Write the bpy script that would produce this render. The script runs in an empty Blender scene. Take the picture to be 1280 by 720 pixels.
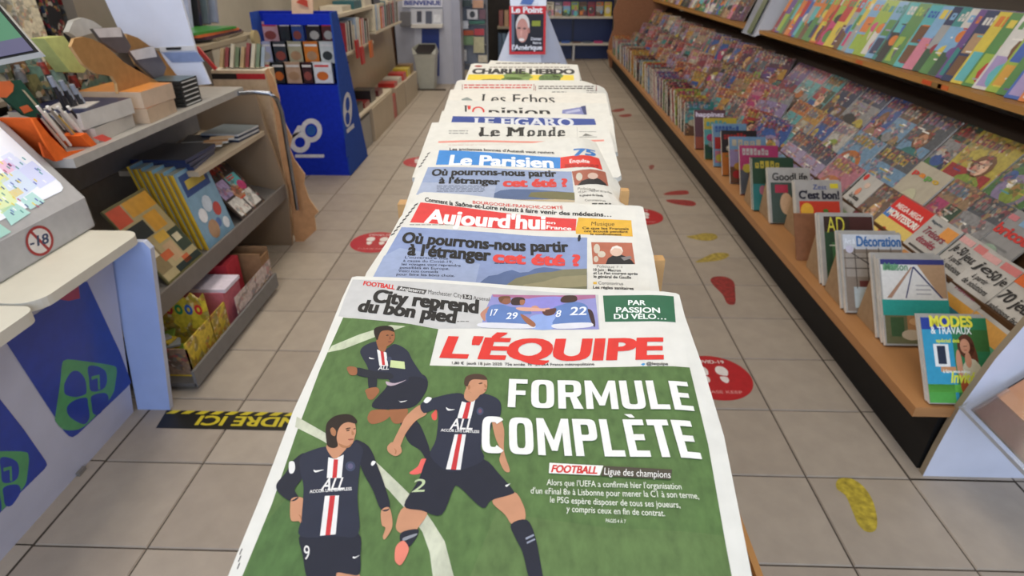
import bpy, bmesh, math, random
from mathutils import Vector as V, Matrix as Mx
R=math.radians
sc=bpy.context.scene
col=sc.collection
random.seed(7)
# ---------------- camera, world, light, exposure ----------------
F=750.7; TH=R(28.35); YAW=R(1.75); H=1.33
cam=bpy.data.objects.new('camera',bpy.data.cameras.new('camera')); col.objects.link(cam)
cam.data.lens=F/1280*36; cam.data.sensor_width=36; cam.data.clip_start=.02
cam.location=(0,0,H); cam.rotation_euler=(R(90)-TH,0,YAW); sc.camera=cam
cam.data.dof.use_dof=True; cam.data.dof.focus_distance=.58; cam.data.dof.aperture_fstop=10
w=bpy.data.worlds.new('world'); sc.world=w; w.use_nodes=True
w.node_tree.nodes['Background'].inputs[0].default_value=(.55,.70,1,1)
w.node_tree.nodes['Background'].inputs[1].default_value=1.3
def area(loc,rot,sx,sy,p,c):
    l=bpy.data.lights.new('lamp','AREA'); l.shape='RECTANGLE'; l.size=sx; l.size_y=sy; l.energy=p; l.color=c
    o=bpy.data.objects.new('daylight',l); o.location=loc; o.rotation_euler=rot; col.objects.link(o); return o
area((0,-1.6,1.5),(R(84),0,0),3.6,2.2,62,(.72,.83,1))          # daylight through the shop front behind the camera
vs=sc.view_settings
vs.view_transform='Standard'; vs.look='None'; vs.gamma=1; vs.use_curve_mapping=False; vs.exposure=0.0
LAMP_W=10; LAMP_C=(1,.90,.76)
# ---------------- pixel <-> world helpers ----------------
fw=V((-math.sin(YAW)*math.cos(TH),math.cos(YAW)*math.cos(TH),-math.sin(TH)))
rt=V((math.cos(YAW),math.sin(YAW),0)); up=rt.cross(fw); C0=V((0,0,H))
def ray(x,y): return fw*F+rt*(x-640)-up*(y-360)
def atz(x,y,z): d=ray(x,y); return C0+d*((z-H)/d.z)
def aty(x,y,Y): d=ray(x,y); return C0+d*(Y/d.y)
def atx(x,y,X): d=ray(x,y); return C0+d*(X/d.x)
def atp(x,y,P,n): d=ray(x,y); return C0+d*((P-C0).dot(n)/d.dot(n))
def yline(px,X,Z):      # Y on the line (X,*,Z) that lands on picture column px
    a=(px-640)/F; A=V((X,0,Z-H)); e=V((0,1,0))
    return -(A.dot(rt)-a*A.dot(fw))/(e.dot(rt)-a*e.dot(fw))
# ---------------- colours, materials ----------------
def lin(h):
    if isinstance(h,tuple): return h
    h=h.lstrip('#'); h=h if len(h)==6 else ''.join(q*2 for q in h); r=[int(h[i:i+2],16)/255 for i in (0,2,4)]
    return tuple(c/12.92 if c<=.04045 else ((c+.055)/1.055)**2.4 for c in r)
MATS={}
def mat(name,rough=.5,noise=.12,scale=30,stretch=(1,1,1),spec=.5,metal=0,coat=0,bump=0,detail=4):
    m=bpy.data.materials.new(name); m.use_nodes=True; nt=m.node_tree; b=nt.nodes['Principled BSDF']
    a=nt.nodes.new('ShaderNodeVertexColor'); a.layer_name='Col'
    tc=nt.nodes.new('ShaderNodeTexCoord'); mp=nt.nodes.new('ShaderNodeMapping'); mp.inputs['Scale'].default_value=stretch
    n=nt.nodes.new('ShaderNodeTexNoise'); n.inputs['Scale'].default_value=scale; n.inputs['Detail'].default_value=detail
    mr=nt.nodes.new('ShaderNodeMapRange'); mr.inputs['From Min'].default_value=.3; mr.inputs['From Max'].default_value=.7
    mr.inputs['To Min'].default_value=1-noise; mr.inputs['To Max'].default_value=1+noise*.6
    mx=nt.nodes.new('ShaderNodeMix'); mx.data_type='RGBA'; mx.blend_type='MULTIPLY'; mx.inputs['Factor'].default_value=1
    L=nt.links.new
    L(tc.outputs['Object'],mp.inputs[0]); L(mp.outputs[0],n.inputs['Vector']); L(n.outputs[0],mr.inputs['Value'])
    L(a.outputs[0],mx.inputs['A']); L(mr.outputs[0],mx.inputs['B']); L(mx.outputs['Result'],b.inputs['Base Color'])
    b.inputs['Roughness'].default_value=rough; b.inputs['Metallic'].default_value=metal; b.inputs['Specular IOR Level'].default_value=spec
    b.inputs['Coat Weight'].default_value=coat; b.inputs['Coat Roughness'].default_value=.12
    if bump:
        bp=nt.nodes.new('ShaderNodeBump'); bp.inputs['Strength'].default_value=bump; bp.inputs['Distance'].default_value=.002
        L(n.outputs[0],bp.inputs['Height']); L(bp.outputs[0],b.inputs['Normal'])
    MATS[name]=m; return m
mat('newsprint',.75,.05,60,spec=.25,bump=.1)
mat('print',.6,.07,90,spec=.3)
mat('grass_print',.6,.22,150,(1,.5,1),spec=.3,detail=8)
mat('gloss',.32,.12,25,spec=.5,coat=.15)
mat('mottled',.48,.30,60,spec=.3,coat=.08,detail=7)
mat('pages',.7,.15,300,(1,1,.2),spec=.2)
mat('wood',.5,.16,8,(1,.12,6),spec=.35,detail=7)
mat('card',.85,.12,40,spec=.15,bump=.2)
mat('laminate',.38,.05,10,spec=.5)
mat('grey_metal',.42,.08,30,spec=.5)
mat('steel',.25,.1,30,metal=1)
mat('plastic',.35,.06,20,spec=.5)
mat('black_board',.6,.2,12,spec=.3)
mat('tile_glaze',.42,.09,13,spec=.45,bump=.15,detail=9)
mat('grout',.9,.2,40)
mat('paint',.8,.05,5)
mat('sticker',.4,.1,40,spec=.4)
def emat(name,c,s,vcol=False):
    m=bpy.data.materials.new(name); m.use_nodes=True; nt=m.node_tree; b=nt.nodes['Principled BSDF']
    b.inputs['Base Color'].default_value=(*c,1); b.inputs['Emission Color'].default_value=(*c,1); b.inputs['Emission Strength'].default_value=s
    if vcol:
        a=nt.nodes.new('ShaderNodeVertexColor'); a.layer_name='Col'
        nt.links.new(a.outputs[0],b.inputs['Base Color']); nt.links.new(a.outputs[0],b.inputs['Emission Color'])
    MATS[name]=m; return m
def busy(name,sc1,fac):
    m=MATS[name]; nt=m.node_tree; b=nt.nodes['Principled BSDF']; L=nt.links.new
    src=b.inputs['Base Color'].links[0].from_socket
    tc=nt.nodes.new('ShaderNodeTexCoord'); vo=nt.nodes.new('ShaderNodeTexVoronoi'); vo.inputs['Scale'].default_value=sc1
    hs=nt.nodes.new('ShaderNodeValToRGB'); hs.color_ramp.interpolation='CONSTANT'; cr=hs.color_ramp
    for i,c in enumerate(('#1c1c24','#8a2430','#a06f58','#28405c','#c9beae','#a83642','#3a2a24','#4f605c','#b08f50','#20302a')):
        e=cr.elements[0] if i==0 else cr.elements.new(i*.1); e.color=(*lin(c),1)
    s1=nt.nodes.new('ShaderNodeSeparateColor')
    v2=nt.nodes.new('ShaderNodeTexVoronoi'); v2.inputs['Scale'].default_value=sc1*.4
    gt=nt.nodes.new('ShaderNodeMath'); gt.operation='GREATER_THAN'; gt.inputs[1].default_value=.5
    sp=nt.nodes.new('ShaderNodeSeparateColor'); ml=nt.nodes.new('ShaderNodeMath'); ml.operation='MULTIPLY'; ml.inputs[1].default_value=fac
    mx=nt.nodes.new('ShaderNodeMix'); mx.data_type='RGBA'
    L(tc.outputs['Object'],vo.inputs['Vector']); L(tc.outputs['Object'],v2.inputs['Vector']); L(vo.outputs['Color'],s1.inputs[0]); L(s1.outputs[1],hs.inputs['Fac']); L(v2.outputs['Color'],sp.inputs[0]); L(sp.outputs[0],gt.inputs[0]); L(gt.outputs[0],ml.inputs[0]); L(ml.outputs[0],mx.inputs['Factor'])
    L(src,mx.inputs['A']); L(hs.outputs[0],mx.inputs['B']); L(mx.outputs['Result'],b.inputs['Base Color'])
busy('mottled',70,.5)
emat('lamp_glow',(1,.93,.82),2.0); emat('lit_panel',(1,1,1),.28,True); emat('screen',(1,1,1),.35,True)
m=bpy.data.materials.new('clear'); m.use_nodes=True; b=m.node_tree.nodes['Principled BSDF']
b.inputs['Transmission Weight'].default_value=1; b.inputs['Roughness'].default_value=.05; b.inputs['IOR'].default_value=1.3; b.inputs['Alpha'].default_value=.35
b.inputs['Base Color'].default_value=(.9,.93,.96,1)
MATS['clear']=m
# spotted painted footprint: colour with broken edges
# ---------------- mesh builder ----------------
class MB:
    def __init__(s): s.v=[]; s.f=[]; s.c=[]; s.sm=[]
    def add(s,vs,fs,c,smooth=False):
        o=len(s.v); s.v+= [tuple(x) for x in vs]
        cc=lin(c)
        for f in fs: s.f.append(tuple(i+o for i in f)); s.c.append(cc); s.sm.append(smooth)
        return s
    def box(s,x0,x1,y0,y1,z0,z1,c,top=None,front=None):
        vs=[(x,y,z) for z in (z0,z1) for y in (y0,y1) for x in (x0,x1)]
        s.add(vs,[(0,2,3,1)],c); s.add(vs,[(4,5,7,6)],top or c); s.add(vs,[(0,1,5,4)],front or c)
        s.add(vs,[(1,3,7,5),(3,2,6,7),(2,0,4,6)],c); return s
    def hexa(s,p,c):   # 8 corners: bottom 4 (ccw), top 4
        return s.add(p,[(3,2,1,0),(4,5,6,7),(0,1,5,4),(1,2,6,5),(2,3,7,6),(3,0,4,7)],c)
    def prism(s,pts,d,c,c2=None):   # planar polygon extruded by vector d
        pts=[V(p) for p in pts]; d=V(d); n=len(pts)
        s.add(pts+[p+d for p in pts],[tuple(range(n))[::-1],tuple(range(n,2*n))],c)
        s.add(pts+[p+d for p in pts],[(i,(i+1)%n,(i+1)%n+n,i+n) for i in range(n)],c2 or c); return s
    def cyl(s,p,q,r,c,n=12,r2=None,cap=True):
        p=V(p);q=V(q);d=(q-p).normalized(); a=d.orthogonal().normalized(); b=d.cross(a); r2=r if r2 is None else r2
        vs=[p+(a*math.cos(t)+b*math.sin(t))*r for t in [2*math.pi*i/n for i in range(n)]]+[q+(a*math.cos(t)+b*math.sin(t))*r2 for t in [2*math.pi*i/n for i in range(n)]]
        s.add(vs,[(i,(i+1)%n,(i+1)%n+n,i+n) for i in range(n)],c,True)
        if cap: s.add(vs,[tuple(range(n))[::-1],tuple(range(n,2*n))],c)
        return s
    def tube(s,pts,r,c,n=10):
        pts=[V(p) for p in pts]; rings=[]; a=None
        for i,p in enumerate(pts):
            d=(pts[min(i+1,len(pts)-1)]-pts[max(i-1,0)]).normalized()
            a=(d.orthogonal() if a is None else a-d*a.dot(d)).normalized(); b=d.cross(a)
            rings.append([p+(a*math.cos(t)+b*math.sin(t))*r for t in [2*math.pi*k/n for k in range(n)]])
        vs=[v for q in rings for v in q]; fs=[]
        for i in range(len(pts)-1):
            fs+=[(i*n+k,i*n+(k+1)%n,(i+1)*n+(k+1)%n,(i+1)*n+k) for k in range(n)]
        s.add(vs,fs,c,True); s.add(vs,[tuple(range(n))[::-1],tuple(range(len(vs)-n,len(vs)))],c); return s
    def xf(s,M): s.v=[tuple(M@V(p)) for p in s.v]; return s
    def mesh(s,name,m):
        me=bpy.data.meshes.new(name); me.from_pydata(s.v,[],s.f); me.update()
        fill(me,s.c,s.sm); me.materials.append(MATS[m]); return me
    def build(s,name,m,parent=None,bevel=0,M=None):
        o=bpy.data.objects.new(name,s.mesh(name,m)); col.objects.link(o)
        if parent: o.parent=parent
        if M is not None: o.matrix_local=M
        if bevel:
            b=o.modifiers.new('bevel','BEVEL'); b.width=bevel; b.segments=2; b.limit_method='ANGLE'; b.angle_limit=R(40)
        return o
def fill(me,cs,sm=None):
    ca=me.color_attributes.new('Col','FLOAT_COLOR','CORNER'); buf=[]
    for p in me.polygons: buf+= [*cs[p.index],1]*p.loop_total
    ca.data.foreach_set('color',buf)
    if sm: me.polygons.foreach_set('use_smooth',sm)
LABS={}
def tag(o,label,cat,group=None,kind=None):
    if label in LABS and not group: print('DUP LABEL',label)
    if not 4<=len(label.split())<=16: print('LEN',len(label.split()),label)
    LABS[label]=1
    o['label']=label; o['category']=cat
    if group: o['group']=group
    if kind: o['kind']=kind
    return o
def thing(name,label,cat,loc=(0,0,0),group=None,rz=0):
    o=bpy.data.objects.new(name,None); col.objects.link(o); o.location=loc; o.rotation_euler=(0,0,rz); o.empty_display_size=.1
    return tag(o,label,cat,group)
def struct(o): o['kind']='structure'; return o
def stuff(o): o['kind']='stuff'; return o
# ---------------- lettering ----------------
GC={}
def glyphs(s,bold=0.0,mono=False):
    k=(s,bold)
    if k in GC: return GC[k]
    cu=bpy.data.curves.new('t','FONT'); cu.body=s; cu.size=1; cu.offset=bold; cu.resolution_u=3 if len(s)>14 else 4
    ob=bpy.data.objects.new('t',cu); me=ob.to_mesh()
    vs=[(v.co.x,v.co.y) for v in me.vertices]; fs=[tuple(p.vertices) for p in me.polygons]
    ob.to_mesh_clear(); bpy.data.objects.remove(ob); bpy.data.curves.remove(cu)
    GC[k]=(vs,fs); return GC[k]
CAP=max(v[1] for v in glyphs('H')[0])
def serif_glyphs(s,contrast=.04,bold=.0,gap=.07,sup='LEFhilmnpruIAHRPMTdfkBDKNUVWXYZ'):
    vs=[];fs=[];x=0
    for ch in s:
        if ch==' ': x+=.32; continue
        g,f=glyphs(ch,bold)
        if not g: continue
        x0=min(p[0] for p in g); x1=max(p[0] for p in g); w_=x1-x0
        for dx in (0,contrast):
            o=len(vs); vs+=[(p[0]-x0+x+dx,p[1]) for p in g]; fs+=[tuple(i+o for i in q) for q in f]
        if ch in sup:
            ys=[0.0]; 
            for yy,tol,top in ((min(p[1] for p in g),.015,0),(max(p[1] for p in g),.015,1)):
                xs=sorted(p[0]-x0+x for p in g if abs(p[1]-yy)<tol)
                cl=[]
                for q in xs:
                    if cl and q-cl[-1][1]<.16: cl[-1][1]=q
                    else: cl.append([q,q])
                for a,b in cl:
                    if b-a<.24:
                        o=len(vs); y0=yy-(.035 if top else 0); 
                        vs+=[(a-.05,y0),(b+contrast+.05,y0),(b+contrast+.05,y0+.035),(a-.05,y0+.035)]; fs.append((o,o+1,o+2,o+3))
        x+=w_+contrast+gap
    return vs,fs
def block_letters(t,sx=.17,sy=.16,gap=.085):
    """condensed poster capitals built from bars and arcs"""
    vs=[];fs=[];X=0
    def q(*p): o=len(vs); vs.extend([(a+X,b) for a,b in p]); fs.append(tuple(range(o,o+len(p))))
    def r(x0,x1,y0,y1): q((x0,y0),(x1,y0),(x1,y1),(x0,y1))
    def arc(w_,y0,y1,a0,a1,n=14,x0=0):
        def P(a,ix,iy):
            c,s_=math.cos(R(a)),math.sin(R(a)); k=.55
            hx,hy=w_/2-ix,(y1-y0)/2-iy
            return (x0+w_/2+hx*math.copysign(abs(c)**k,c),(y0+y1)/2+hy*math.copysign(abs(s_)**(k if hy<hx*1.2 else .42),s_))
        for i in range(n):
            a=a0+(a1-a0)*i/n; b=a0+(a1-a0)*(i+1)/n
            q(P(a,0,0),P(b,0,0),P(b,sx,sy),P(a,sx,sy))
    for ch in t:
        w_={'M':.70,'O':.52,'C':.50,'U':.52,'R':.53,'P':.50}.get(ch,.43)
        if ch in 'FELÈRP': r(0,sx,0,1)
        if ch in 'FEÈ': r(sx,w_,1-sy,1); r(sx,w_*.9,.43,.43+sy)
        if ch in 'ELÈ': r(sx,w_,0,sy)
        if ch=='È': q((.06,1.15),(.22,1.15),(.28,1.05),(.17,1.05))
        if ch=='T': r(-.01,w_+.01,1-sy,1); r(w_/2-sx/2,w_/2+sx/2,0,1-sy)
        if ch=='O': arc(w_,0,1,0,360,28)
        if ch=='C': arc(w_,0,1,40,320,22)
        if ch=='U': r(0,sx,.3,1); r(w_-sx,w_,.3,1); arc(w_,0,.62,180,360,14)
        if ch in 'RP': r(sx,w_*.6,1-sy,1); r(sx,w_*.6,.40,.40+sy); arc(w_*.95,.40,1,-90,90,14,x0=w_*.05)
        if ch=='R': q((w_-sx-.02,0),(w_+.02,0),(w_*.78,.42),(w_*.78-sx*.9,.42))
        if ch=='M': r(0,sx*.92,0,1); r(w_-sx*.92,w_,0,1); q((sx*.92,1),(sx*.92,.62),(w_/2-.06,.12),(w_/2+.0,.12),(w_/2,.40)); q((w_-sx*.92,.62),(w_-sx*.92,1),(w_/2,.40),(w_/2,.12),(w_/2+.06,.12))
        X+=w_+gap
    return vs,fs
# ---------------- printed sheets ----------------
class Sheet:
    """a flat or gently waved sheet; prints are laid on it in thin layers"""
    DZ=.00005
    def __init__(s,P,ux,vy,h=None,grid=0,swap=1):
        s.P=V(P); s.ux=V(ux).normalized(); s.n=s.ux.cross(V(vy)).normalized(); s.vy=s.n.cross(s.ux).normalized()
        s.h=h or (lambda u:0); s.grid=grid; s.groups={}
        if s.n.dot(C0-s.P)<0: s.n=-s.n
    def uv(s,x,y):
        off=0
        for _ in range(3 if s.grid else 1):
            p=atp(x,y,s.P+s.n*off,s.n); d=p-s.P; u,v=d.dot(s.ux),d.dot(s.vy); off=s.h(u)
        return (u,v)
    def w(s,u,v,l=0): return s.P+s.ux*u+s.vy*v+s.n*(s.h(u)+l)
    def _g(s,g): return s.groups.setdefault(g,{'v':[],'f':[],'c':[]})
    def raw(s,vs,fs,c,layer=1,g='print'):
        G=s._g(g); o=len(G['v']); G['v']+=[(u,v,layer*s.DZ) for u,v in vs]; cc=lin(c)
        for f in fs: G['f'].append(tuple(i+o for i in f)); G['c'].append(cc)
    def poly(s,pts,c,layer=1,g='print',tr=None,smooth=False):
        if tr: pts=[tr(*p) for p in pts]
        pts=[s.uv(*p) for p in pts]
        s.polyuv(pts,c,layer,g,smooth)
    def polyuv(s,pts,c,layer=1,g='print',smooth=False):
        if smooth: pts=catmull(pts)
        from mathutils.geometry import tessellate_polygon
        tris=tessellate_polygon([[V((p[0],p[1],0)) for p in pts]])
        s.raw(pts,[tuple(t) for t in tris],c,layer,g)
    def text(s,t,A,B,T,c,layer=6,bold=.0,g='lettering',tr=None,serif=False,**kw):
        if tr: A,B,T=tr(*A),tr(*B),tr(*T)
        a,b,t_=[s.uv(*q) for q in (A,B,T)]; s.textuv(t,a,b,t_,c,layer,bold,g,serif,**kw)
    def block(s,t,A,B,T,c,layer,g='lettering'):
        a,b,t_=[s.uv(*q) for q in (A,B,T)]; vs,fs=block_letters(t); x1=max(p[0] for p in vs)
        # cut long bars so that they follow the sheet
        s.raw([(a[0]+x/x1*(b[0]-a[0])+y*(t_[0]-a[0]),a[1]+x/x1*(b[1]-a[1])+y*(t_[1]-a[1])) for x,y in vs],fs,c,layer,g)
    def textuv(s,t,a,b,t_,c,layer=6,bold=.0,g='lettering',serif=False,shear=0,**kw):
        vs,fs=serif_glyphs(t,bold=0,**kw) if serif else glyphs(t,min(bold*.35,.012))
        if not vs: return
        if bold>.012:
            q=bold*.62; cps=((0,0),(-q,q*.5),(q,q*.5),(-q,-q*.5),(q,-q*.5))
        else: q=0; cps=((0,0),)
        x0=min(p[0] for p in vs); x1=max(p[0] for p in vs)
        ex=((b[0]-a[0])/(x1-x0),(b[1]-a[1])/(x1-x0)); ey=((t_[0]-a[0])/CAP,(t_[1]-a[1])/CAP)
        for k,(dx,dy) in enumerate(cps):
            pts=[(a[0]+(x+dx-x0+shear*y)*ex[0]+(y+dy)*ey[0],a[1]+(x+dx-x0+shear*y)*ex[1]+(y+dy)*ey[1]) for x,y in vs]
            s.raw(pts,fs,c,layer+k*.35,g)
    def finish(s,parent,mats={}):
        out=[]
        for g,G in s.groups.items():
            bm=bmesh.new(); cl=bm.loops.layers.float_color.new('Col')
            vv=[bm.verts.new(p) for p in G['v']]
            for f,c in zip(G['f'],G['c']):
                try: q=bm.faces.new([vv[i] for i in f])
                except ValueError: continue
                for l in q.loops: l[cl]=(*c,1)
            if s.grid:
                us=[p[0] for p in G['v']]; k=math.ceil(min(us)/s.grid)
                while k*s.grid<max(us):
                    bmesh.ops.bisect_plane(bm,geom=bm.verts[:]+bm.edges[:]+bm.faces[:],plane_co=(k*s.grid,0,0),plane_no=(1,0,0),dist=1e-7); k+=1
            for v in bm.verts: v.co=s.w(v.co.x,v.co.y,v.co.z)
            bm.normal_update()
            for q in bm.faces:
                if q.normal.dot(s.n)<0: q.normal_flip()
            me=bpy.data.meshes.new(g); bm.to_mesh(me); bm.free(); me.materials.append(MATS[mats.get(g,'print')])
            o=bpy.data.objects.new(g,me); col.objects.link(o)
            if parent:
                o.parent=parent; o.matrix_parent_inverse=parent_inv(parent)
            out.append(o)
        return out
def parent_inv(p): return (Mx.Translation(p.location)@p.rotation_euler.to_matrix().to_4x4()).inverted()
def catmull(p,k=4):
    n=len(p); out=[]
    for i in range(n):
        a,b,c,d=p[i-1],p[i],p[(i+1)%n],p[(i+2)%n]
        for j in range(k):
            t=j/k
            out.append(tuple(.5*((2*b[q])+(-a[q]+c[q])*t+(2*a[q]-5*b[q]+4*c[q]-d[q])*t*t+(-a[q]+3*b[q]-3*c[q]+d[q])*t**3) for q in (0,1)))
    return out
def ell(cx,cy,rx,ry,n=20,rot=0):
    return [(cx+rx*math.cos(t)*math.cos(rot)-ry*math.sin(t)*math.sin(rot),cy+rx*math.cos(t)*math.sin(rot)+ry*math.sin(t)*math.cos(rot)) for t in [2*math.pi*i/n for i in range(n)]]
def put(o,parent):   # parent a world-space mesh to a moved Empty
    o.parent=parent; o.matrix_parent_inverse=parent_inv(parent); return o
#@@BODY
# =================== SETTING ===================
fl=MB().box(-3.2,2.1,-2.2,10.45,-.06,-.004,'#4a4138').build('floor','grout'); struct(fl)
TX0,TY0,T=-.977,1.019,.3008
tiles=[]
for i in range(-8,11):
    for j in range(-6,32):
        x=TX0+(i+.5)*T; y=TY0+(j+.5)*T
        if x<-3.2 or x>2.1: continue
        vis=(-1.75<x<1.3 and y>.5 and not(abs(x)<.15 and y<1.9) and not (x>1.2 and y>1.4) and not (x<-1.45 and y<7) and not(x<-1.3 and y<1.5)) and y<10.2
        tiles.append((x,y,vis))
rt_=random.Random(3)
TM=[]
for k in range(8):
    d=rt_.uniform(-.03,.03)
    c=(.385+d,.328+d*.95,.266+d*.8)
    h=T/2-.0022; b=.0025
    m_=MB(); m_.add([(-h,-h,-.004),(h,-h,-.004),(h,h,-.004),(-h,h,-.004),(-h+b,-h+b,0),(h-b,-h+b,0),(h-b,h-b,0),(-h+b,h-b,0)],[(4,5,6,7),(0,1,5,4),(1,2,6,5),(2,3,7,6),(3,0,4,7)],c)
    TM.append(m_.mesh('tile','tile_glaze'))
vt=sorted([t for t in tiles if t[2]],key=lambda t:t[0]**2+t[1]**2)
for x,y,_ in vt[:300]:
    o=bpy.data.objects.new('tile',rt_.choice(TM)); col.objects.link(o); o.location=(x,y,0); o.parent=fl
rest=vt[300:]+[t for t in tiles if not t[2]]
mb=MB(); h=T/2-.0022
for x,y,_ in rest:
    d=rt_.uniform(-.03,.03); mb.add([(x-h,y-h,0),(x+h,y-h,0),(x+h,y+h,0),(x-h,y+h,0)],[(0,1,2,3)],(.385+d,.328+d*.95,.266+d*.8))
o=mb.build('floor_tiling','tile_glaze',fl); stuff(o)
struct(MB().box(-3.3,-3.2,-2.2,10.55,0,2.7,'#c9c2b4').build('wall_left','paint'))
struct(MB().box(2.1,2.2,-2.2,10.55,0,2.7,'#c9c2b4').build('wall_right','paint'))
struct(MB().box(-3.2,2.1,10.45,10.55,0,2.7,'#b9b3a8').build('wall_back','paint'))
ce=struct(MB().box(-3.3,2.2,-2.2,10.55,2.7,2.8,'#dedad0').build('ceiling','paint'))
for i,(x,y) in enumerate([(x,y) for x in (-1.25,.35) for y in (.9,3.0,5.1,7.2,9.3)]):
    c_=thing('ceiling_light','white ceiling panel lamp '+['nearest the shop front','second from the shop front','halfway along the shop','fourth from the shop front','nearest the back wall'][i%5]+(' above the left aisle' if x<0 else ' above the newspapers'),'lamp',(x,y,2.7))
    MB().box(-.32,.32,-.62,.62,-.05,0,'#e8e8e4').build('housing','plastic',c_)
    MB().box(-.29,.29,-.59,.59,-.056,-.0505,'#ffffff').build('diffuser','lamp_glow',c_)
    l=bpy.data.lights.new('lamp_light','AREA'); l.shape='RECTANGLE'; l.size=.58; l.size_y=1.18; l.energy=LAMP_W*(1.25 if x<0 else .8); l.color=LAMP_C
    lo=bpy.data.objects.new('lamp_light',l); lo.location=(0,0,-.062); col.objects.link(lo); lo.parent=c_
# =================== NEWSPAPER RACK ===================
rk=thing('newspaper_rack','long waist-high wooden rack under the row of overlapping newspapers','rack',(0,1.0,0))
put(MB().box(-.125,.125,.14,1.80,.09,.965,'#b98a55').build('cabinet_body','wood',bevel=.004),rk)
put(MB().box(-.11,.11,.17,1.77,0,.09,'#2a2520').build('plinth','black_board'),rk)
put(MB().box(-.147,.147,.12,1.86,.965,.983,'#b57f45').build('top_board','wood',bevel=.003),rk)
for (x0,y) in ((.140,.615),(.133,.85),(.128,1.10),(.128,1.34)):
    put(MB().box(x0+.002,x0+.014,y,y+.014,.983,1.036,'#c2955c').build('support_tab','wood',bevel=.002),rk)
for (x0,y) in ((-.175,.80),(-.18,1.12)):
    put(MB().box(x0-.012,x0+.03,y,y+.02,.983,1.030,'#c2955c').build('support_tab','wood',bevel=.002),rk)
put(MB().box(.1475,.152,.13,.60,.970,.988,'#a8763d').build('edge_rail','wood',bevel=.002),rk)
# =================== NEWSPAPERS ===================
SL=.16
WHITE='#dcdad2'
def paper(label,TL,TR,outline,z=1.06,wave=None,th=.008,base=WHITE,slope=SL,zl=0):
    P=atz(*TL,z+zl); Q=atz(*TR,z); ux=(Q-P)
    sl=V((0,-1,-slope)).normalized()
    h=wave or (lambda u:0)
    s=Sheet(P,ux,sl,h,.012)
    t=thing('newspaper',label,'newspaper',tuple(P-s.n*th))
    # page block following the wave
    pts=[s.uv(*p) for p in outline]
    s.polyuv(pts,base,0,'front_page')
    G=s.groups['front_page']
    bm=bmesh.new(); vv=[bm.verts.new((u,v,-.0006)) for u,v in pts]; f=bm.faces.new(vv)
    ex=bmesh.ops.extrude_face_region(bm,geom=[f]); 
    for e in ex['geom']:
        if isinstance(e,bmesh.types.BMVert): e.co.z=-th; e.co.x*=1.004
    us=[p[0] for p in pts]; k=math.ceil(min(us)/.012)
    while k*.012<max(us):
        bmesh.ops.bisect_plane(bm,geom=bm.verts[:]+bm.edges[:]+bm.faces[:],plane_co=(k*.012,0,0),plane_no=(1,0,0)); k+=1
    for v in bm.verts: v.co=s.w(v.co.x,v.co.y,v.co.z)
    bmesh.ops.recalc_face_normals(bm,faces=bm.faces[:])
    me=bpy.data.meshes.new('page_block'); bm.to_mesh(me); bm.free()
    fill(me,[lin('#cfccc2')]*len(me.polygons)); me.materials.append(MATS['newsprint'])
    put(link(bpy.data.objects.new('page_block',me)),t)
    return s,t
def link(o): col.objects.link(o); return o
def done(s,t,mats={}):
    m_={'front_page':'newsprint'}; m_.update(mats); s.finish(t,m_)
def bars(s,x0,y0,x1,y1,n,c,layer=5,fr=.45,g='lettering',dash=True,r=random.Random(5),dy=0):
    """rows of small printed dashes between two picture corners: text too small to read"""
    for i in range(n):
        ya=y0+(y1-y0)*i/n; yb=ya+(y1-y0)/n*fr; x=x0
        while x<x1-1:
            wd=min(r.uniform(3,8),x1-x) if dash else x1-x
            s.poly([(x,ya+dy*(x-x0)),(x+wd,ya+dy*(x+wd-x0)),(x+wd,yb+dy*(x+wd-x0)),(x,yb+dy*(x-x0))],c,layer,g); x+=wd+1.2
BK='#201f1e'; RED='#d8362f'
# --- back sheet behind the yellow cover
s,t=paper('cream newspaper half hidden behind the yellow satirical cover, furthest of the row',(613,75.6),(722,81),[(613,75.6),(722,81),(727,100),(600,98)],z=1.060)
bars(s,620,78.5,700,82,1,'#6a655f',3,.35); done(s,t)
# --- satirical weekly
s,t=paper('satirical weekly with heavy black title over a yellow cover with green blobs',(589,80.4),(722,83.2),[(589,80.4),(593,79.2),(718,82),(722,83.5),(727,115),(575,115)],z=1.063)
s.text('CHARLIE HEBDO',(590.5,92),(718,92.6),(592,86),BK,4,.08)
bars(s,612,83.6,712,86,1,'#7a6a60',3,.4); s.poly(ell(598,82.8,5,1.2,10),'#a03a36',3)
s.poly([(586,93),(717,93.8),(719,112),(579,112)],'#e9cf3f',2,'cover_picture')
for cx,cy,rx,ry,c in ((647,96,17,7,'#7f9a54'),(640,100,14,4,'#6b8a4a'),(655,93.5,9,3,'#94ab6b'),(687,98,14,6,'#5f7f3c'),(697,95,7,3,'#6f8f49'),(614,101,15,2.3,'#8c7f38')):
    s.poly(ell(cx,cy,rx,ry,14),c,3,'cover_picture')
for k in range(9):
    a=k*.7; s.poly(ell(647+17*math.cos(a),96.5+6.5*math.sin(a),2.2,1.3,8),'#88a35c',3,'cover_picture')
bars(s,676,96,700,101,2,BK,4,.3,'cover_picture')
done(s,t)
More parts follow.
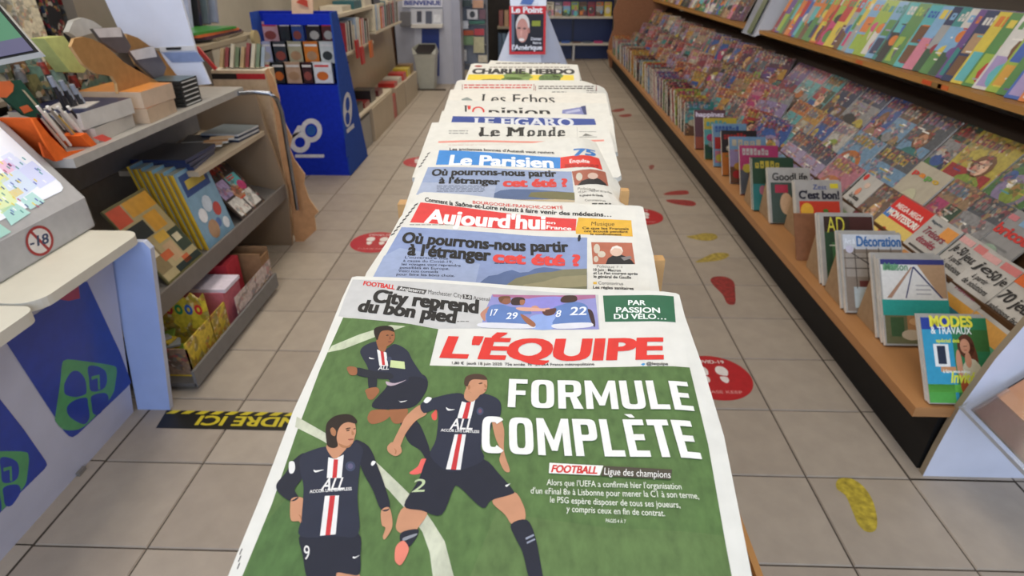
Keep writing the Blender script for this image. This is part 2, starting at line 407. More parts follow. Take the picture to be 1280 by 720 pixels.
# --- boxed red text paper
wv=lambda u:-.012*max(0,(u-.31)/.05)**2
s,t=paper('broad newspaper with red boxed teaser text and a rounded curling right corner',(571,100.5),(751,106.2),[(571,101.5),(576,100),(742,105.5),(749,107),(755,110),(759,116),(768,158),(550,158)],z=1.060,wave=wv)
for a,b in (((577.5,105),(667,113)),((669,107),(745,113.4))):
    x0,y0,x1,y1=*a,*b
    for q in ([(x0,y0),(x0+.8,y0),(x0+.8,y1),(x0,y1)],[(x1,y0),(x1+.8,y0),(x1+.8,y1),(x1,y1)]): s.poly(q,'#8f4a44',3)
bars(s,580,105.6,665,112,2,'#cc5b55',3,.5); bars(s,673,107.4,742,112.5,2,'#4f4643',3,.5)
bars(s,733,113,746,121,3,'#55504b',3,.35)
done(s,t)
# --- les echos
s,t=paper('cream business daily with a thin serif Les Echos title',(563,112),(757,116.5),[(563,112),(757,116.5),(766,160),(550,160)],z=1.058,base='#e0dcd2')
s.text('Les Echos',(601,128.6),(694,129.4),(602.5,117.8),'#2e3231',4,.0,serif=True,contrast=.02)
s.poly([(577,124),(584,121.5),(590,124.5),(591,129),(577,129)],'#8c9591',3)
bars(s,690,114.6,708,117,1,'#6a6a66',3,.4); done(s,t)
# --- l'opinion
s,t=paper("white daily with the black and red l'Opinion title and a small blue picture",(559,125),(760,129.5),[(559,125),(760,129.5),(768,172),(545,172)],z=1.058)
s.text("l",(580.5,144.5),(584,144.5),(580.5,132),BK,4,.02,serif=True); s.text("'",(585,144.5),(588,144.5),(585,133),RED,4,.03)
s.text('O',(590,144.8),(606,144.8),(590,133.5),RED,4,.01); s.text('pinion',(609,145),(690,145.5),(609.5,134),BK,4,.01,serif=True)
s.poly([(702.5,142),(703,137.5),(729,133.5),(733,143.5)],'#7b80b4',3,'cover_picture'); s.poly([(726,133.2),(732,132),(733.5,143.5),(730,143)],'#2d3768',4,'cover_picture'); s.poly([(706,140),(724,136),(726,139),(708,142)],'#aeb2d0',4,'cover_picture')
done(s,t)
# --- le figaro
s,t=paper('newspaper with a dark blue banner and white Le Figaro lettering',(552.5,138.8),(765,145),[(552.5,138.8),(765,145),(772,190),(538,190)],z=1.058)
s.poly([(566,145.2),(743,148.6),(746,158),(563,157)],'#2f4793',2,'banner')
s.text('LE FIGARO',(592,157.3),(718,158),(593,147.6),'#e8ebf4',4,.02,serif=True)
done(s,t)
# --- le monde
wv=lambda u:.0015*math.sin(u*22)
s,t=paper('newspaper with black-letter Le Monde title above a thin red line',(540,153),(758,156),[(540,153.2),(758,156),(765,175),(776.5,219),(772,222),(515,222)],z=1.060,wave=wv)
G_=[('L',599.5,612),('e',613,625),('M',633,656),('o',659,669),('n',671.5,683.5),('d',685.5,695),('e',697,706.5)]
for ch,a,b in G_:
    s.text(ch,(a,170.2),(b,170.2),(a+.3,159.2 if ch in 'LM' else 159.0),BK,4,.012,serif=True,contrast=.10)
    # broken strokes of the black letter
    s.poly([(a-1,169.6),(a+2.2,168.2),(a+4,169.8),(a+1.5,171.2)],BK,4,'lettering')
s.poly([(600,164.5),(598,168),(600.5,170.5),(603,169)],BK,4,'lettering'); s.poly([(634,158.6),(640,159.4),(637,161.5)],BK,4,'lettering'); s.poly([(656,158.8),(650,160),(655,162)],BK,4,'lettering')
for x in range(548,755,9):
    k=lambda q:176.6-.9*math.sin((q-548)/28.)-(q-548)*.006
    s.poly([(x,k(x)),(x+9,k(x+9)),(x+9,k(x+9)+2.2),(x,k(x)+2.2)],'#e39384',3,'ruling')
bars(s,561,163,585,169,2,'#9a9994',3,.45)
for q in ([(721,158.5),(721.6,158.5),(722,171),(721.4,171)],): s.poly(q,'#b9b7b0',3)
for a in ([(724,164.5),(745,164.5),(745,165),(724,165)],[(724,171),(746,171),(746,171.6),(724,171.6)]): s.poly(a,'#6c6a66',3)
s.poly([(728,170),(732,166.8),(737,168.5),(742,170)],'#77756f',4)
bars(s,560,181,740,183,1,'#cfa9a0',3,.3)
done(s,t)
# --- mountain front page, shared by two papers
def mountain(s,sky,far,near,shore=None):
    s.poly(sky,'#8f9fc0',2,'cover_picture')
    s.poly(far[0],far[1],3,'cover_picture',smooth=False); s.poly(near[0],near[1],4,'cover_picture')
    if shore: s.poly(shore[0],shore[1],4,'cover_picture')
# --- le parisien
wv=lambda u:.002*math.sin(u*20+.5)-.010*max(0,(u-.235)/.04)**2
s,t=paper('newspaper with sky-blue Le Parisien banner and holiday headline',(538,186),(750,180.5),[(540,187),(546,183.5),(650,181),(750,179.5),(755,180),(761,198),(771,221),(780,243),(786.5,257),(788,300),(492,300),(505,262),(524,207),(534,191)],z=1.060,wave=wv)
s.poly([(549,187.8),(700.4,196.8),(700.4,210.8),(544.8,206)],'#3d86cd',2,'banner')
s.poly([(700.4,196.8),(749,197.8),(753.4,212.4),(700.4,210.8)],'#d8392f',2,'banner')
s.text('Le Parisien',(561.7,206.3),(691.5,209.6),(564,194.2),'#f1f4f6',4,.045)
s.text("Les anciennes bonnes d'Auteuil veut revivre",(562,188.2),(693,192.4),(562,185),BK,4,.03)
s.text('75',(717.5,195.2),(744,195.2),(718,186.6),'#3a78bd',4,.06)
s.text('Enquête',(712,204),(737,204.2),(712,199.3),'#f5eeea',4,.02); bars(s,706,206,748,210.5,2,'#7a1f1b',4,.4)
s.poly([(535,209),(714.5,214.4),(718.5,252.5),(520,243.5),(524,236)],'#93a2c2',2,'cover_picture')
s.poly([(524,236),(527,228),(620,232),(617,248),(520,243.5)],'#a5b0c8',3,'cover_picture')
s.poly([(617,248),(618,241.5),(626,238),(640,236.5),(668,237),(700,239.5),(718,241),(718.5,252.5)],'#56698f',4,'cover_picture')
s.poly([(660,246),(664,240.5),(690,239.5),(718,240.8),(718.5,250),(690,249)],'#75714f',5,'cover_picture'); s.poly([(640,250),(700,249),(718.5,250.5),(718.5,252.8)],'#c0ae8e',5,'cover_picture')
s.text('Où pourrons-nous partir',(539.5,220),(695.5,221),(541,212),BK,6,.055)
s.text("à l'étranger",(548.8,229.6),(624.7,231),(550,222),BK,6,.055)
s.text('cet été ?',(629.4,233.2),(709,233.4),(630,223.6),'#d5403a',6,.075)
bars(s,546,232,606,241,5,'#5c6478',5,.4)
s.poly([(714.7,214.5),(757,214.8),(760.5,232.4),(718.5,232)],'#a5604d',3,'portrait'); 
s.poly([(722,232),(727,226),(737,223),(741,221),(750,224),(757,229),(759,232.4)],'#252326',4,'portrait'); s.poly(ell(741,220,6.5,4),'#cfb3a4',5,'portrait'); s.poly(ell(724,221,4,5),'#c9c3b5',4,'portrait')
s.text("Politique",(722,237.5),(744,238),(722.4,234.4),'#6b675f',4,0)
s.text("18 Juin : Macron et Le Pen",(723,241.5),(765,242.5),(723,238.8),'#3c3a38',4,0); s.text("le général de Gaulle",(724.5,245.6),(754,246.2),(724.6,243),'#3c3a38',4,.02)
s.text("Coronavirus",(731,251.6),(757,252.6),(731,249),'#5a574f',4,0); bars(s,740,254,764,257,1,'#3c3a38',4,.5)
for i in range(5): s.poly([(534-i*2.6,192+i*4),(538-i*2.6,190+i*4),(537-i*2.6,192+i*4),(533.5-i*2.6,194+i*4)],'#4a4845',3)
done(s,t)
# --- aujourd'hui
wv=lambda u:.0035*math.sin(u*18+1.6)-.012*max(0,(u-.285)/.04)**2
s,t=paper('newspaper with red Aujourd\'hui en France banner and holiday headline',(520,243),(802,258),[(524,242),(530,240),(580,243),(700,254),(800,257.5),(804,259),(809,285),(817,320),(824.5,365.6),(829,400),(436,400),(458,341),(482,305),(500,272)],z=1.060,wave=wv)
s.poly([(525.6,253),(720.6,273.7),(719.5,288.5),(512.5,278)],'#d93f3e',2,'banner')
s.poly([(723,272),(789,275.6),(791,295.8),(720,292.5),(719.5,288)],'#dfae3c',3,'banner')
s.text("BOURGOGNE-FRANCHE-COMTÉ",(591,254.6),(704,261.6),(591,251),'#cf5149',4,.02)
for tx,A,B in (("Comment la",(531,251.8),(566,256.8)),("Saône-et-Loire",(569,257.2),(622,262.8)),("réussit à faire",(625,263),(672,266.6)),("venir des médecins…",(675,266.8),(764,271))): s.text(tx,A,B,(A[0]+.6,A[1]-4.9),BK,4,.035)
s.text("Aujourd'hui",(531,278.2),(681,286.4),(536,262.2),'#f4efec',4,.05)
s.text("en",(683,279.6),(694,280.4),(683.4,276.4),'#f4efec',4,.02); s.text("France",(683,286),(714,288),(683.4,281.8),'#f4efec',4,.03)
bars(s,512,280.5,572,283,1,'#8a8780',3,.4)
s.text("Musique",(739,282),(768,282.6),(739.5,277.2),'#3a2c12',4,0)
s.text("Ce que les Français",(728,286.5),(786,287.6),(728,283.7),'#2d2413',4,.03); s.text("ont écouté pendant",(730,290.3),(785,291.2),(730,287.6),'#2d2413',4,.03); s.text("le confinement",(738,294),(777,294.6),(738,291.4),'#2d2413',4,.03)
s.poly([(502,284),(620,291),(734,297),(733.7,372),(450,372),(467,345)],'#8999c1',2,'cover_picture')
s.poly([(480,320),(500,310),(600,330),(590,372),(450,372),(467,345)],'#9aa8c9',3,'cover_picture')
s.poly([(594,372),(596,357),(604,350),(611,345),(622,343.5),(630,340),(640,337.5),(650,341),(661,340),(668,336),(680,334),(700,336.5),(720,340),(734,341),(734,372)],'#5a6d98',4,'cover_picture')
s.poly([(624,372),(632,357),(645,348),(662,343.5),(675,341),(690,340),(705,337),(733.7,336),(733.7,372)],'#7f7c62',5,'cover_picture')
s.poly([(640,372),(655,356),(680,352),(700,346),(733.7,344),(733.7,358),(700,360),(670,366),(660,372)],'#948d6e',6,'cover_picture'); s.poly([(690,372),(700,362),(733.7,358),(733.7,372)],'#6d6d52',6,'cover_picture')
s.text('Où pourrons-nous partir',(502,303.5),(710.5,315),(505.5,290.8),BK,8,.055)
s.text("à l'étranger",(509.5,318.9),(613,326.2),(512.5,305.2),BK,8,.055)
s.text('cet été ?',(616.7,327.5),(724.7,332.5),(618.5,314.3),'#dc4440',8,.065)
bars(s,618,328.8,650,331.5,1,'#39405a',7,.4)
for i,(tx,wd) in enumerate((("L'ouverture des",54),("à cause du Covid-19,",62),("les voyages vont reprendre",74),("possibles en Europe.",62),("Voici nos conseils",50),("pour faire les bons choix.",73))):
    x0=506-i*2.1; y=323.4+i*4.25; s.text(tx,(x0,y),(x0+wd,y+wd*.025),(x0+.5,y-3.0),'#2a2f40',8,.01)
s.poly([(739,302.8),(790,303.7),(793.9,330.4),(741,330.4)],'#b0664f',3,'portrait')
s.poly([(757,330.4),(760,323),(767,319),(775,318),(783,321),(790,326),(793,330.4)],'#201f22',4,'portrait')
s.poly(ell(770.5,314.5,8,6),'#d9b9a6',5,'portrait'); s.poly([(763,314),(765,309),(771,307),(777,309.5),(779,315),(775,311),(768,310.5)],'#e5dcd3',6,'portrait')
for q in ((746,311,4,6),(752,318,5,4),(745,324,3,4)): s.poly(ell(*q,12),'#cabfae',4,'portrait')
s.poly([(776,322),(788,320),(790,323),(780,326)],'#7f7a7a',5,'portrait')
s.poly([(722,298.5),(723,294.5),(725.5,293.5),(726,299),(724.5,302),(722.5,302)],'#1c1d20',9,'print')
s.text("Politique",(746,334.6),(768,335.4),(746.2,331.3),'#6b675f',4,0); s.text("P. 4",(771,335.4),(778,335.6),(771,332.6),'#9a958c',4,0)
s.text("18 Juin : Macron",(741.5,338.8),(776,339.8),(741.6,335.6),BK,4,.025)
s.text("et Le Pen courent après",(741.6,342.8),(797,344),(741.8,339.7),BK,4,.025)
s.text("le général de Gaulle",(742,347.3),(789,348.7),(742.1,343.9),BK,4,.025)
s.text("Coronavirus",(748,355.6),(779,356.6),(748,351.8),'#3f3d38',4,0)
s.poly([(741.5,352.5),(746,352.5),(746,355.5),(741.5,355.5)],'#e2b649',4)
s.text("Les règles sanitaires",(741.3,360.8),(792,362.6),(741.4,357.3),BK,4,.025); s.text("bien…",(742,365.6),(762,366.2),(742,362),BK,4,.02)
for i in range(9): s.poly([(518-i*3.6,256+i*4.6),(523-i*3.6,253.5+i*4.6),(521.6-i*3.6,256+i*4.6),(517-i*3.6,258.5+i*4.6)],'#4a4845',3)
done(s,t)
# --- l'equipe
c8=lambda x,y:(400+x/2.667,240+y/2.667)
wv=lambda u:.0018*math.sin(u*21+.6)-.005*max(0,(u-.285)/.04)**2
s,t=paper("sports daily with L'Équipe title and three footballers in navy kit on green pitch",(440,345.7),(848,367),[(440,346.5),(446,345.4),(600,353.5),(845,366.5),(849,368.5),(856,395),(869,432),(881,465),(905,545),(921,625),(940,720),(958,820),(240,820),(285,720),(326,620),(366,515),(400,441),(428,372)],z=1.060,wave=wv,th=.007)
s.poly([(441,349.5),(600,357.5),(748,368.6),(749.5,412),(600,410.5),(546,411),(500,403.5),(423,395.5),(430,375)],'#c3c2c0',2,'banner')
GRN='#55713f'
s.poly([(429,397),(500,404),(548,411.5),(537,457),(862,459.5),(885,555),(914,720),(936,820),(257,820),(303,720),(340,630),(371,540),(400,462)],GRN,3,'pitch_photo')
s.poly([(440,397.8),(546,411.5),(543,432),(512,405),(430,436),(416,432)],'#597643',4,'pitch_photo')
s.poly([(620,640),(760,660),(905,670),(928,790),(560,790)],'#5b7443',4,'pitch_photo'); s.poly([(330,655),(380,600),(430,690),(400,790),(280,790)],'#4d6c3c',4,'pitch_photo')
s.poly([(409,441),(415,432.5),(450,418),(488,406.5),(507,408),(470,421),(430,436.5)],'#c3c9ae',5,'white_line')
s.poly([(371,521),(406,541),(470.6,578),(501,607),(525.7,631.5),(541,653),(556,677),(567,720),(569,780),(545,780),(541,720),(537,690),(528,665),(510,640),(486,613),(455,585),(403,551),(369,534)],'#c2c4ae',5,'white_line')
SK='#c08a6a'; SK2='#96603f'; SK3='#a5714f'; NV='#252a3c'; NV2='#1d2130'; WT='#e3e1de'; RD='#c23236'
g='footballers'
c4=lambda x,y:(420+x/3.27,380+y/3.27)
def P4(p,c,l,sm=True): s.poly(p,c,l,g,c4,sm)
P4([(130,460),(150,435),(215,435),(220,460),(190,482),(150,492),(132,480)],SK2,7); P4([(222,430),(292,430),(278,480),(240,490),(222,465)],SK2,8)
P4([(265,478),(330,478),(372,560),(386,620),(372,642),(345,600),(300,570),(275,520)],NV2,7); P4([(350,635),(376,640),(362,680),(330,698),(300,692),(335,665)],'#e0645c',8)
P4([(390,455),(402,440),(412,432),(412,470),(397,475)],'#d4574c',7)
P4([(225,315),(300,300),(355,290),(376,320),(365,365),(320,420),(240,432),(160,428),(150,405),(200,350)],NV2,9)
P4([(255,395),(262,400),(292,396),(266,404)],WT,10)
P4([(85,262),(150,275),(225,285),(228,308),(150,305),(85,292)],'#20242f',11); P4([(45,262),(60,257),(78,260),(87,268),(84,290),(62,293),(50,280)],SK2,12)
P4([(132,270),(165,290),(165,345),(137,352),(130,305)],'#20242f',10); P4([(122,352),(163,342),(178,357),(165,377),(150,392),(133,390),(125,372)],SK2,11)
P4([(165,155),(120,170),(100,192),(105,215),(125,250),(138,280),(160,300),(215,310),(225,332),(290,320),(300,300),(340,300),(372,312),(345,280),(312,230),(290,190),(240,165),(205,185),(180,180)],NV,10)
P4([(168,188),(206,200),(214,255),(178,255)],WT,12,False); P4([(182,193),(195,197),(201,252),(189,252)],RD,13,False)
s.text('ALL',(172,272),(216,270),(176,256),WT,13,.02,g,c4)
P4([(205,318),(240,326),(288,312),(240,334),(212,334)],'#b9a5b0',11); P4([(135,220),(140,227),(158,226),(143,222)],WT,12)
s.poly([(224,232),(280,238),(283,268),(221,261)],'#c6d39a',13,g,c4); P4(ell(218,228,10,11,12),'#3e435a',12)
P4([(165,150),(185,160),(208,172),(198,198),(176,190)],SK2,13); P4([(172,118),(215,106),(236,113),(241,138),(232,160),(205,176),(180,165),(166,145)],SK2,14)
P4([(155,112),(165,98),(200,91),(230,97),(238,116),(215,110),(187,114),(176,132),(170,150),(160,135)],'#231a17',15)
P4([(205,130),(212,128),(216,131),(208,133)],'#3a221a',15); P4([(226,130),(232,128),(236,131),(229,133)],'#3a221a',15); P4([(214,156),(226,154),(228,158),(216,160)],'#7b3f35',15); P4([(220,134),(226,144),(218,148)],'#7f4c33',15)
c3=lambda x,y:(480+x/2.771,460+y/2.77)
def P3(p,c,l,sm=True): s.poly(p,c,l,g,c3,sm)
P3([(70,483),(150,498),(118,555),(100,576),(55,572),(42,545)],SK,12); P3([(60,572),(118,560),(112,590),(85,622),(60,612)],NV2,13); P3([(68,590),(112,575),(110,583),(70,600)],'#8d9098',14)
P3([(38,640),(45,615),(68,600),(86,625),(78,655),(58,684),(40,672)],'#dd7f6b',14)
P3([(375,462),(448,430),(482,475),(490,520),(470,542),(440,540),(420,510)],SK,12); P3([(440,543),(495,528),(525,590),(550,720),(556,740),(508,740),(480,640),(455,590)],NV2,13)
s.poly([(490,590),(518,577),(520,583),(492,597)],'#9298a8',14,g,c3); s.poly([(494,605),(522,592),(524,597),(496,611)],'#9298a8',14,g,c3)
P3([(160,303),(250,330),(345,318),(400,370),(448,426),(440,440),(372,460),(340,486),(262,415),(240,422),(200,510),(130,495),(70,478),(120,390)],NV2,14)
s.text('2',(96,432),(140,430),(108,388),'#b7c59b',15,.01,g,c3); P3([(420,408),(425,414),(437,402),(427,406)],WT,15)
P3([(375,180),(400,173),(416,215),(416,290),(435,350),(431,363),(415,355),(400,320),(405,290),(385,240)],SK,12)
P3([(130,128),(80,165),(60,200),(33,255),(30,270),(52,280),(75,230),(110,185),(148,160)],SK,13); P3([(12,275),(28,259),(52,264),(62,290),(50,304),(35,306),(15,292)],SK,14)
P3([(35,280),(40,290),(38,300),(42,299),(44,288)],SK3,15)
P3([(268,90),(200,98),(130,124),(138,158),(178,146),(188,170),(180,250),(160,305),(215,356),(265,356),(345,320),(335,270),(370,215),(375,182),(402,170),(403,120),(370,97),(330,92),(300,120)],NV,15)
P3([(138,118),(150,103),(166,108),(150,124)],WT,16); P3([(215,138),(222,150),(246,146),(226,144)],WT,16)
for q,c in (([(270,118),(290,124),(316,114),(301,178),(254,176)],WT),([(245,232),(284,232),(265,355),(215,353)],WT)): s.poly(q,c,16,g,c3)
for q,c in (([(286,122),(302,120),(289,178),(271,177)],RD),([(257,232),(271,232),(250,355),(232,354)],RD)): s.poly(q,c,17,g,c3)
s.text('ALL',(228,214),(305,216),(238,178),WT,18,.02,g,c3); s.text('ACCOR LIVE LIMITLESS',(197,222),(330,228),(198,213),WT,18,.03,g,c3); P3(ell(333,152,12,13,14),'#3e4660',16); P3(ell(333,152,6,7,10),'#6f4a5e',17)
P3([(285,72),(300,88),(332,92),(318,112),(300,120),(278,105)],SK,17); P3([(280,50),(300,40),(350,40),(358,58),(353,82),(332,96),(305,90),(288,75)],SK,18)
P3([(278,52),(285,32),(315,23),(345,27),(358,41),(350,44),(312,42),(297,50),(290,66),(281,64)],'#4a352a',19)
P3([(328,56),(338,53),(342,56),(332,59)],'#5a3b2d',19); P3([(346,78),(354,76),(352,81)],'#8d4c42',19); P3([(347,58),(358,66),(350,71)],SK3,19); P3([(290,66),(297,62),(299,73),(293,78)],SK3,20)
c2=lambda x,y:(330+x/3.27,500+y/3.27)
def P2(p,c,l,sm=True): s.poly(p,c,l,g,c2,sm)
P2([(300,705),(386,705),(380,780),(305,790)],SK,12); P2([(180,730),(290,725),(280,800),(200,800)],SK,11)
P2([(150,553),(270,560),(387,548),(395,640),(391,714),(345,714),(300,708),(290,735),(230,742),(180,735),(160,640)],NV2,14)
s.text('9',(164,655),(188,655),(164,598),WT,15,.0,g,c2); P2([(363,642),(370,651),(393,636),(374,644)],WT,15)
P2([(115,405),(150,400),(170,415),(183,445),(182,480),(166,490),(164,515),(152,517),(144,498),(112,495),(108,440)],SK,15)
P2([(140,470),(152,478),(156,505),(148,480)],SK3,16)
P2([(480,455),(512,442),(525,490),(522,530),(495,572),(487,560),(497,525),(482,512)],SK,15)
P2([(168,220),(120,250),(90,300),(53,345),(60,380),(110,416),(142,402),(126,368),(152,330),(170,290)],NV2,15)
P2([(370,170),(420,185),(445,220),(460,260),(490,340),(516,440),(480,452),(445,370),(400,285)],NV2,15)
P2([(262,195),(200,207),(150,235),(150,300),(163,360),(155,480),(150,560),(290,560),(387,550),(383,400),(395,260),(405,205),(370,170),(335,195),(325,215),(288,242)],NV,16)
P2([(103,262),(112,253),(125,258),(128,285),(118,303),(104,298)],WT,17); P2([(438,265),(445,252),(458,256),(445,272)],WT,17)
for q in ([(264,237),(290,244),(327,226),(318,322),(258,322)],[(250,395),(308,393),(294,552),(230,558)]): s.poly(q,WT,17,g,c2)
for q in ([(286,246),(304,246),(298,322),(280,322)],[(270,395),(292,394),(272,555),(252,556)]): s.poly(q,RD,18,g,c2)
s.text('ALL',(232,373),(326,369),(250,324),WT,19,.02,g,c2); s.text('ACCOR LIVE LIMITLESS',(188,384),(360,372),(188,372),WT,19,.03,g,c2)
P2([(203,288),(212,299),(246,287),(215,291)],WT,17); P2(ell(354,274,20,20,16),'#3e4660',17); P2(ell(354,274,11,11,12),'#5f5a78',18)
P2([(262,182),(300,170),(336,195),(326,215),(290,244),(258,205)],SK,18)
P2([(290,130),(318,98),(345,90),(370,97),(377,128),(373,150),(362,182),(340,197),(313,192),(294,165)],SK,19); P2([(272,125),(282,116),(295,130),(292,150),(278,146)],SK3,21)
P2([(253,130),(260,95),(290,70),(330,61),(362,67),(381,88),(375,100),(345,94),(320,104),(304,128),(298,160),(303,190),(286,200),(262,192),(256,165)],'#2a1f1b',20)
P2([(335,120),(352,116),(354,120),(338,124)],'#4a2f22',20); P2([(338,127),(350,125),(350,129),(340,131)],'#2d1d18',20); P2([(364,122),(374,119),(374,123)],'#2d1d18',20); P2([(360,128),(371,142),(360,147)],SK3,20); P2([(346,163),(366,162),(364,167),(348,168)],'#8d4c42',20); P2([(305,180),(340,192),(360,180),(350,197),(320,198)],SK3,20)
# masthead etc
s.text("L'ÉQUIPE",(552,446.5),(827,448.5),(562.5,421.6),'#d8362f',6,.06)
s.text("1,80 €  jeudi 18 juin 2020  75e année  N° 24 064 France métropolitaine",(565,455.4),(743,456.8),(565,452.2),'#35332f',5,.015); s.text("@lequipe",(808,456.4),(835,456.6),(808,453),'#35332f',5,.02); s.poly([(801,455.5),(804,454),(807,455),(804,457.4)],'#3a8fc9',5)
s.block("FORMULE",(634.6,509.9),(868,515),(636.5,474.7),'#e9e8e3',21); s.block("COMPLÈTE",(601.6,567),(877.4,575.2),(603,521),'#e9e8e3',21)
s.poly([(686.8,579.6),(754,583.2),(749.6,595.4),(686,592.6)],'#e8e6e0',21,'lettering'); s.text('FOOTBALL',(689,591.3),(746,593.4),(691.5,582.6),'#c9302b',22,.05)
s.poly([(754.5,583.5),(840,588),(838,600.5),(751,596)],'#4a4438',20,'lettering'); s.text('Ligue des champions',(755,594.3),(838,598.8),(755.6,585.8),'#e9e8e3',22,.0)
for tx,A,B,T_ in (("Alors que l'UEFA a confirmé hier l'organisation",(683.4,607.4),(852,613),(683.6,600)),("d'un «Final 8» à Lisbonne pour mener la C1 à son terme,",(663.3,617.8),(873.7,625),(663.6,610.2)),("le PSG espère disposer de tous ses joueurs,",(687.6,629.2),(850.3,636),(687.8,621.6)),("y compris ceux en fin de contrat.",(708,640.6),(831,646.4),(708.2,633)),("PAGES 4 À 7",(757,654),(782,655.2),(757.1,649.6))):
    s.text(tx,A,B,T_,'#e3e6d8',21,.008)
s.text('FOOTBALL',(454,356.6),(493,362),(455.4,351.5),'#cf2f2b',4,.05)
s.poly([(498,357.6),(534,362.6),(530.5,368.2),(495,362.8)],'#4d4b49',4,'lettering'); s.text('Angleterre',(499,362.4),(530,366.6),(499.6,358.6),'#efeeea',5,.01)
s.text('Manchester City',(535,367.6),(577.5,372.6),(535.6,362.2),'#3b3937',4,0); s.poly([(578.5,368),(590,369.4),(590,375),(578.5,373.6)],'#3b3937',4,'lettering'); s.text('3-0',(580,372.8),(588.6,373.8),(580,369),'#efeeea',5,.01); s.text('Arsenal',(591.5,374.6),(612,376.6),(591.6,370),'#3b3937',4,0)
s.text('City reprend',(465.6,377.6),(597,391.6),(470,362.6),'#252423',5,.07); s.text('du bon pied',(447,389.2),(568.5,404),(452.4,375),'#252423',5,.07); bars(s,571,401.5,588,404,1,'#6a6866',4,.4)
# city photo
d5=lambda x,y:(580+x/7.11,360+y/7.11)
def P5(p,c,l,sm=True): s.poly(p,c,l,g2,d5,sm)
g2='match_photo'
P5([(250,58),(1168,62),(1200,368),(150,352),(190,200)],'#8f8fc4',3,False); P5([(250,58),(1168,62),(1170,90),(900,120),(640,100),(260,80)],'#a86a8e',4,False); P5([(560,100),(860,80),(880,160),(800,240),(560,200)],'#8c86cd',5)
P5([(600,250),(800,240),(800,360),(600,360)],'#8fa6da',5)
JB='#5f7cb4'
P5([(145,235),(180,195),(230,168),(250,250),(195,225),(190,290),(170,285)],'#b9826d',6); P5([(225,170),(330,148),(420,170),(560,190),(600,230),(520,240),(560,320),(420,335),(210,310)],JB,7)
P5([(310,100),(330,80),(400,78),(415,110),(410,135),(370,148),(320,130)],'#8d5c48',8); P5([(305,100),(325,78),(400,76),(410,92),(360,95),(330,130)],'#6f4a33',9)
P5([(420,110),(460,85),(530,90),(543,125),(520,150),(430,152)],'#3a2a28',8); P5([(500,110),(543,115),(530,150),(500,150)],'#a06c50',9)
P5([(460,180),(560,175),(700,185),(760,180),(760,210),(700,210),(520,208)],'#d6a491',9); P5([(600,170),(640,160),(670,185),(620,190)],'#c98f78',8)
P5([(500,235),(560,260),(630,315),(630,345),(600,345),(540,300)],'#9a6247',9); P5([(170,310),(570,325),(600,362),(160,352)],'#d9d9e0',8)
P5([(860,100),(900,70),(990,72),(1005,110),(960,130),(870,130)],'#43302b',8); P5([(790,185),(870,150),(980,125),(1080,150),(1110,210),(1110,320),(800,330),(820,250)],JB,7)
P5([(700,205),(760,190),(820,185),(800,235),(740,250),(705,235)],'#5b3a33',9); P5([(1100,190),(1140,210),(1165,300),(1160,350),(1130,300),(1110,240)],'#3c2b2c',8); P5([(800,325),(1110,310),(1120,350),(830,365)],'#d9d9e0',8)
for tx,x0,x1,yb,yt in (('17',232,290,250,195),('29',372,468,280,225),('8',812,855,262,205),('22',940,1085,245,175)): s.text(tx,(x0,yb),(x1,yb-4),(x0+14,yt),'#e9edf6',10,.02,g2,d5)
s.poly([(753.6,369.6),(842,370.6),(844.6,403),(756.4,402.4)],'#2e6447',4,'advert')
s.text('PAR',(785.3,381.4),(807,381.6),(785.3,375.6),'#e9efe9',5,.03,'advert'); s.text('PASSION',(770.3,390.6),(825,391.4),(770.2,384.4),'#e9efe9',5,.03,'advert'); s.text('DU VÉLO…',(767.6,399),(832.5,399.6),(767.4,392.8),'#e9efe9',5,.03,'advert')
for i in range(3): s.poly([(297+i*1.5,712-i*9),(300.5+i*1.5,704-i*9),(299+i*1.5,704-i*9),(296+i*1.5,711-i*9)],'#6a6866',4)
done(s,t,{'pitch_photo':'grass_print','white_line':'grass_print'})
# =================== FLOOR MARKS ===================
def floor_sheet():
    s=Sheet((0,0,.0004),(1,0,0),(0,-1,0)); s.DZ=.0003; return s
def floor_obj(s,t,mats={}):
    s.finish(t,mats)
def foot(s,cx,cy,L,c,rot=0,layer=1,sole=True):
    s.polyuv([(cx+(x*math.cos(rot)-y*math.sin(rot)),-(cy+(x*math.sin(rot)+y*math.cos(rot)))) for x,y in ((-.14*L,.1*L),(-.19*L,.3*L),(-.1*L,.5*L),(.08*L,.5*L),(.19*L,.32*L),(.15*L,.08*L),(.05*L,.03*L))],c,layer,'print',True)
    s.polyuv([(cx+(x*math.cos(rot)-y*math.sin(rot)),-(cy+(x*math.sin(rot)+y*math.cos(rot)))) for x,y in ((-.11*L,-.03*L),(.09*L,-.03*L),(.12*L,-.2*L),(.02*L,-.34*L),(-.1*L,-.22*L))],c,layer,'print',True)
